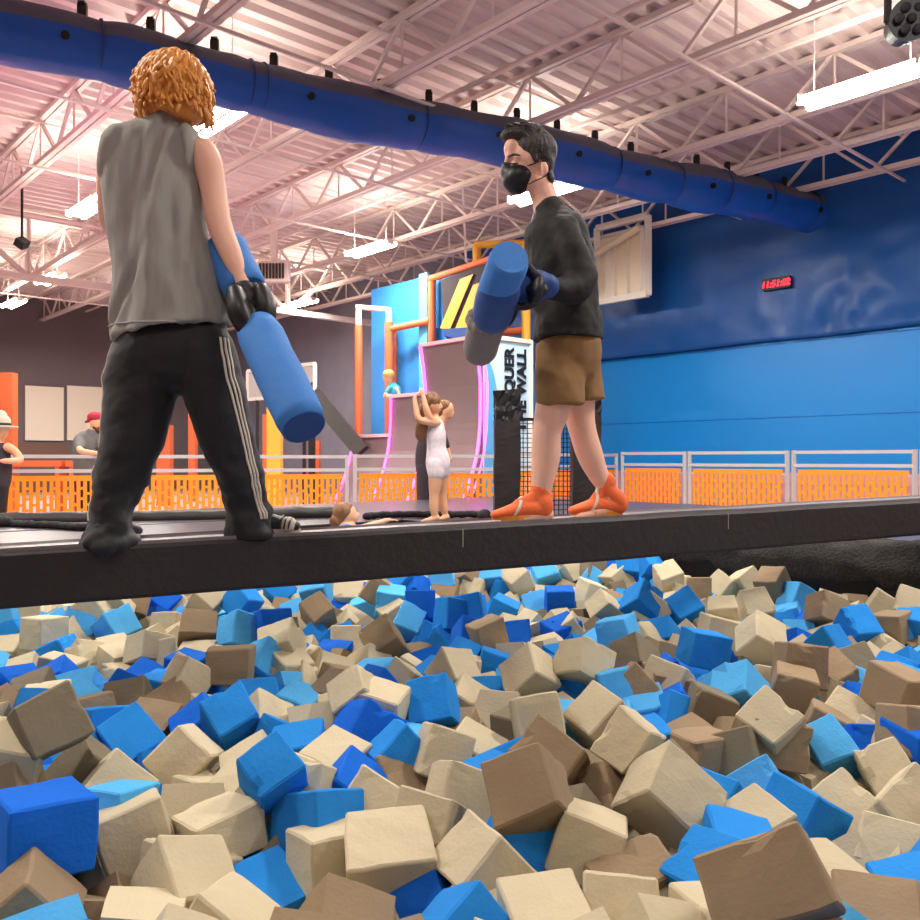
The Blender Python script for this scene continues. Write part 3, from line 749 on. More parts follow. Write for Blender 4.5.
# ---------------------------------------------------------------- child in the far end of the pit
def K(px, py, dy=0.0): return P(px, py - 3.5, 7.25 + dy)
kp = person('person', 'child with brown hair and blue shirt leaning out of the pit behind the beam')
def b_(bm):
    ell(bm, K(347, 519), (.085, .078, .098), Euler((0, .3, 0)).to_matrix()); ell(bm, K(353, 521), (.05, .05, .05)); tube(bm, [K(356, 516), K(358.5, 518)], [.012, .014], n=8)
    tube(bm, [K(344, 545, -.1), K(347, 530, -.03), K(348, 524)], [(.09, .07), (.08, .06), (.035, .035)], n=14)
    tube(bm, [K(344, 545, -.1), K(346, 580, -.2)], [(.09, .07), (.08, .07)], n=12)
    tube(bm, [K(352, 533, -.04), K(362, 531, -.0), K(374, 527.5, .12), K(388, 523.5, .28)], [.034, .028, .026, .02], n=12)
    tube(bm, [K(341, 534, .02), K(350, 536, .1)], [.033, .03], n=10)
    open_hand(bm, K(387, 523.5, .28), Vector((1, .15, 0)), Vector((0, 0, 1)), .7)
blob('body', M_skin2, kp, b_, .01, 2)
blob('shirt', M_bshirt, kp, lambda bm: (tube(bm, [K(344, 560, -.12), K(344, 545, -.1), K(347, 533, -.04)], [(.11, .09), (.112, .09), (.08, .07)], n=16), tube(bm, [K(351, 534, -.04), K(359, 532.5, -.01)], [.045, .042], n=12)), .011, 3)
o = blob('hair', M_bhair, kp, lambda bm: (ell(bm, K(343.5, 516.5), (.10, .092, .10)), ell(bm, K(337, 525, -.02), (.055, .07, .07))), .012, 2); wrinkle(o, .012, 15, (1, 1, .6))

# ---------------------------------------------------------------- blond child on the middle ramp
def Bc(px, py, dy=0.0): return P(px, py, 16.4 + dy)
tag_z = 2.26
bp_ = person('person', 'blond toddler in teal shirt crouching on top of the middle climbing wall')
def b_(bm):
    ell(bm, Bc(388, 377), (.10, .10, .118)); tube(bm, [Bc(391, 386), Bc(389, 380)], [.045, .045]); tube(bm, [Bc(394, 397), Bc(393, 391), Bc(391.5, 386)], [(.12, .1), (.12, .1), (.07, .06)], n=14)
    tube(bm, [Bc(390, 388, -.1), Bc(386, 393, -.14), Bc(384, 396.5, -.14)], [.035, .03, .026]); tube(bm, [Bc(396, 388, -.08), Bc(399, 393, -.12), Bc(399, 397, -.12)], [.035, .03, .026])
    tube(bm, [Bc(392, 397, -.05), Bc(388, 396.5, -.2), Bc(390, 398, -.2)], [.06, .05, .04]); tube(bm, [Bc(397, 397, -.05), Bc(401, 396.5, -.2), Bc(400, 398, -.2)], [.06, .05, .04])
blob('body', M_skin2, bp_, b_, .014, 2)
blob('shirt', M_tealshirt, bp_, lambda bm: (tube(bm, [Bc(395, 396), Bc(394, 390), Bc(392.5, 386)], [(.14, .12), (.14, .12), (.09, .08)], n=16), tube(bm, [Bc(390, 388, -.1), Bc(387, 392, -.13)], [.05, .045])), .016, 3)
blob('hair', M_blond, bp_, lambda bm: ell(bm, Bc(388.8, 374.6, -.005), (.118, .118, .105)), .016, 2)

# ---------------------------------------------------------------- man with red cap leaning on the railing
def N_(px, py, dy=0.0): return P(px, py, 12.5 + dy)
np_ = person('person', 'bearded man in red cap and grey t-shirt leaning on the left railing')
def b_(bm):
    ell(bm, N_(96, 422), (.09, .085, .12)); ell(bm, N_(99, 427), (.055, .055, .055)); tube(bm, [N_(101.5, 420), N_(103.8, 424)], [.016, .02], n=8); tube(bm, [N_(91, 434), N_(95, 426)], [.06, .055])
    tube(bm, [N_(88, 468), N_(88, 452), N_(90, 440), N_(92, 433)], [(.17, .12), (.18, .12), (.19, .11), (.08, .08)], side=X_, n=18)
    tube(bm, [N_(80, 440, -.1), N_(80, 450, -.28), N_(92, 453, -.42), N_(100, 453.5, -.42)], [.055, .048, .04, .03], n=12)
    tube(bm, [N_(101, 441, -.05), N_(104, 450, -.25), N_(100, 452, -.42)], [.055, .045, .034], n=12)
    open_hand(bm, N_(99, 452.5, -.42), Vector((1, .1, -.05)), Vector((0, 0, 1)), 1)
    for s in (-1, 1): tube(bm, [N_(88 + s * 6, 466), N_(88 + s * 6, 500), N_(88 + s * 6, 525)], [.1, .07, .05]); tube(bm, [N_(88 + s * 6, 527, .1), N_(88 + s * 6, 527, -.12)], [.05, .045])
blob('body', M_skin2, np_, b_, .016, 2)
blob('t_shirt', M_gshirt, np_, lambda bm: (tube(bm, [N_(88, 474), N_(87.5, 455), N_(89, 441), N_(92, 434.5)], [(.21, .15), (.21, .15), (.22, .14), (.1, .1)], side=X_, n=18), tube(bm, [N_(80, 439, -.05), N_(79.5, 448, -.22)], [.08, .07]), tube(bm, [N_(100, 440, -.02), N_(103, 447, -.16)], [.075, .065])), .016, 3)
blob('trousers', M_dkcloth, np_, lambda bm: [tube(bm, [N_(88 + s * 5, 468), N_(88 + s * 6, 495), N_(88 + s * 6, 525)], [(.13, .13), (.1, .1), (.085, .085)]) for s in (-1, 1)], .018, 3)
blob('beard', M_beard, np_, lambda bm: (ell(bm, N_(99.5, 429), (.058, .062, .062)), ell(bm, N_(95.5, 427), (.04, .075, .05))), .012, 2)
blob('cap', M_cap, np_, lambda bm: (ell(bm, N_(95, 417), (.112, .104, .085)), ell(bm, N_(88.5, 421, .0), (.06, .06, .02), Euler((0, -.4, 0)).to_matrix())), .012, 2)

# ---------------------------------------------------------------- person with hat at the left edge
def H_(px, py, dy=0.0): return P(px, py, 11.0 + dy)
hp = person('person', 'person in pale brimmed hat and dark vest at the left edge by the railing')
def b_(bm):
    ell(bm, H_(1, 431), (.09, .09, .12)); tube(bm, [H_(-2, 448), H_(0, 437)], [.06, .06])
    tube(bm, [H_(-6, 476), H_(-5, 460), H_(-3, 449)], [(.16, .12), (.18, .12), (.12, .1)], side=X_, n=16)
    tube(bm, [H_(8, 447, -.05), H_(15, 452, .0), H_(20, 460, .0), H_(10, 461, -.12), H_(3, 461, -.16)], [.06, .055, .048, .04, .032], n=12)
    open_hand(bm, H_(4, 461, -.16), Vector((-1, -.1, 0)), Vector((0, 0, 1)), 1)
    tube(bm, [H_(-16, 449, -.05), H_(-22, 460, -.05), H_(-12, 464, -.15)], [.06, .05, .035], n=12)
    for q in (-10, 0): tube(bm, [H_(q, 478), H_(q - 1, 510), H_(q - 2, 533)], [.1, .07, .05]); tube(bm, [H_(q - 2, 535, .0), H_(q + 6, 535, -.12)], [.05, .045])
blob('body', M_skin2, hp, b_, .016, 2)
blob('vest', M_dkcloth, hp, lambda bm: (tube(bm, [H_(-5, 482), H_(-5, 462), H_(-3, 450)], [(.2, .15), (.215, .15), (.16, .12)], side=X_, n=18), ell(bm, H_(8, 449), (.09, .08, .07))), .016, 3)
blob('trousers', M_black, hp, lambda bm: [tube(bm, [H_(q, 474), H_(q - 1, 505), H_(q - 2, 532)], [(.13, .13), (.1, .1), (.085, .085)]) for q in (-10, 0)], .018, 3)
bm = bmesh.new(); tube(bm, [H_(1, 425), H_(1, 419), H_(1, 415.5)], [(.118, .12), (.11, .11), (.07, .08)], n=24, sub=3)
tube(bm, [H_(1, 427.5), H_(1, 426)], [(.205, .2), (.2, .19)], n=28, sub=1, round_=False); obj('brimmed_hat', bm, M_hat, hp, True)
bm = bmesh.new(); tube(bm, [H_(1, 425.5), H_(1, 423)], [(.124, .126), (.12, .122)], n=24, sub=1, round_=False); obj('hat_band', bm, M_dkcloth, hp, True)
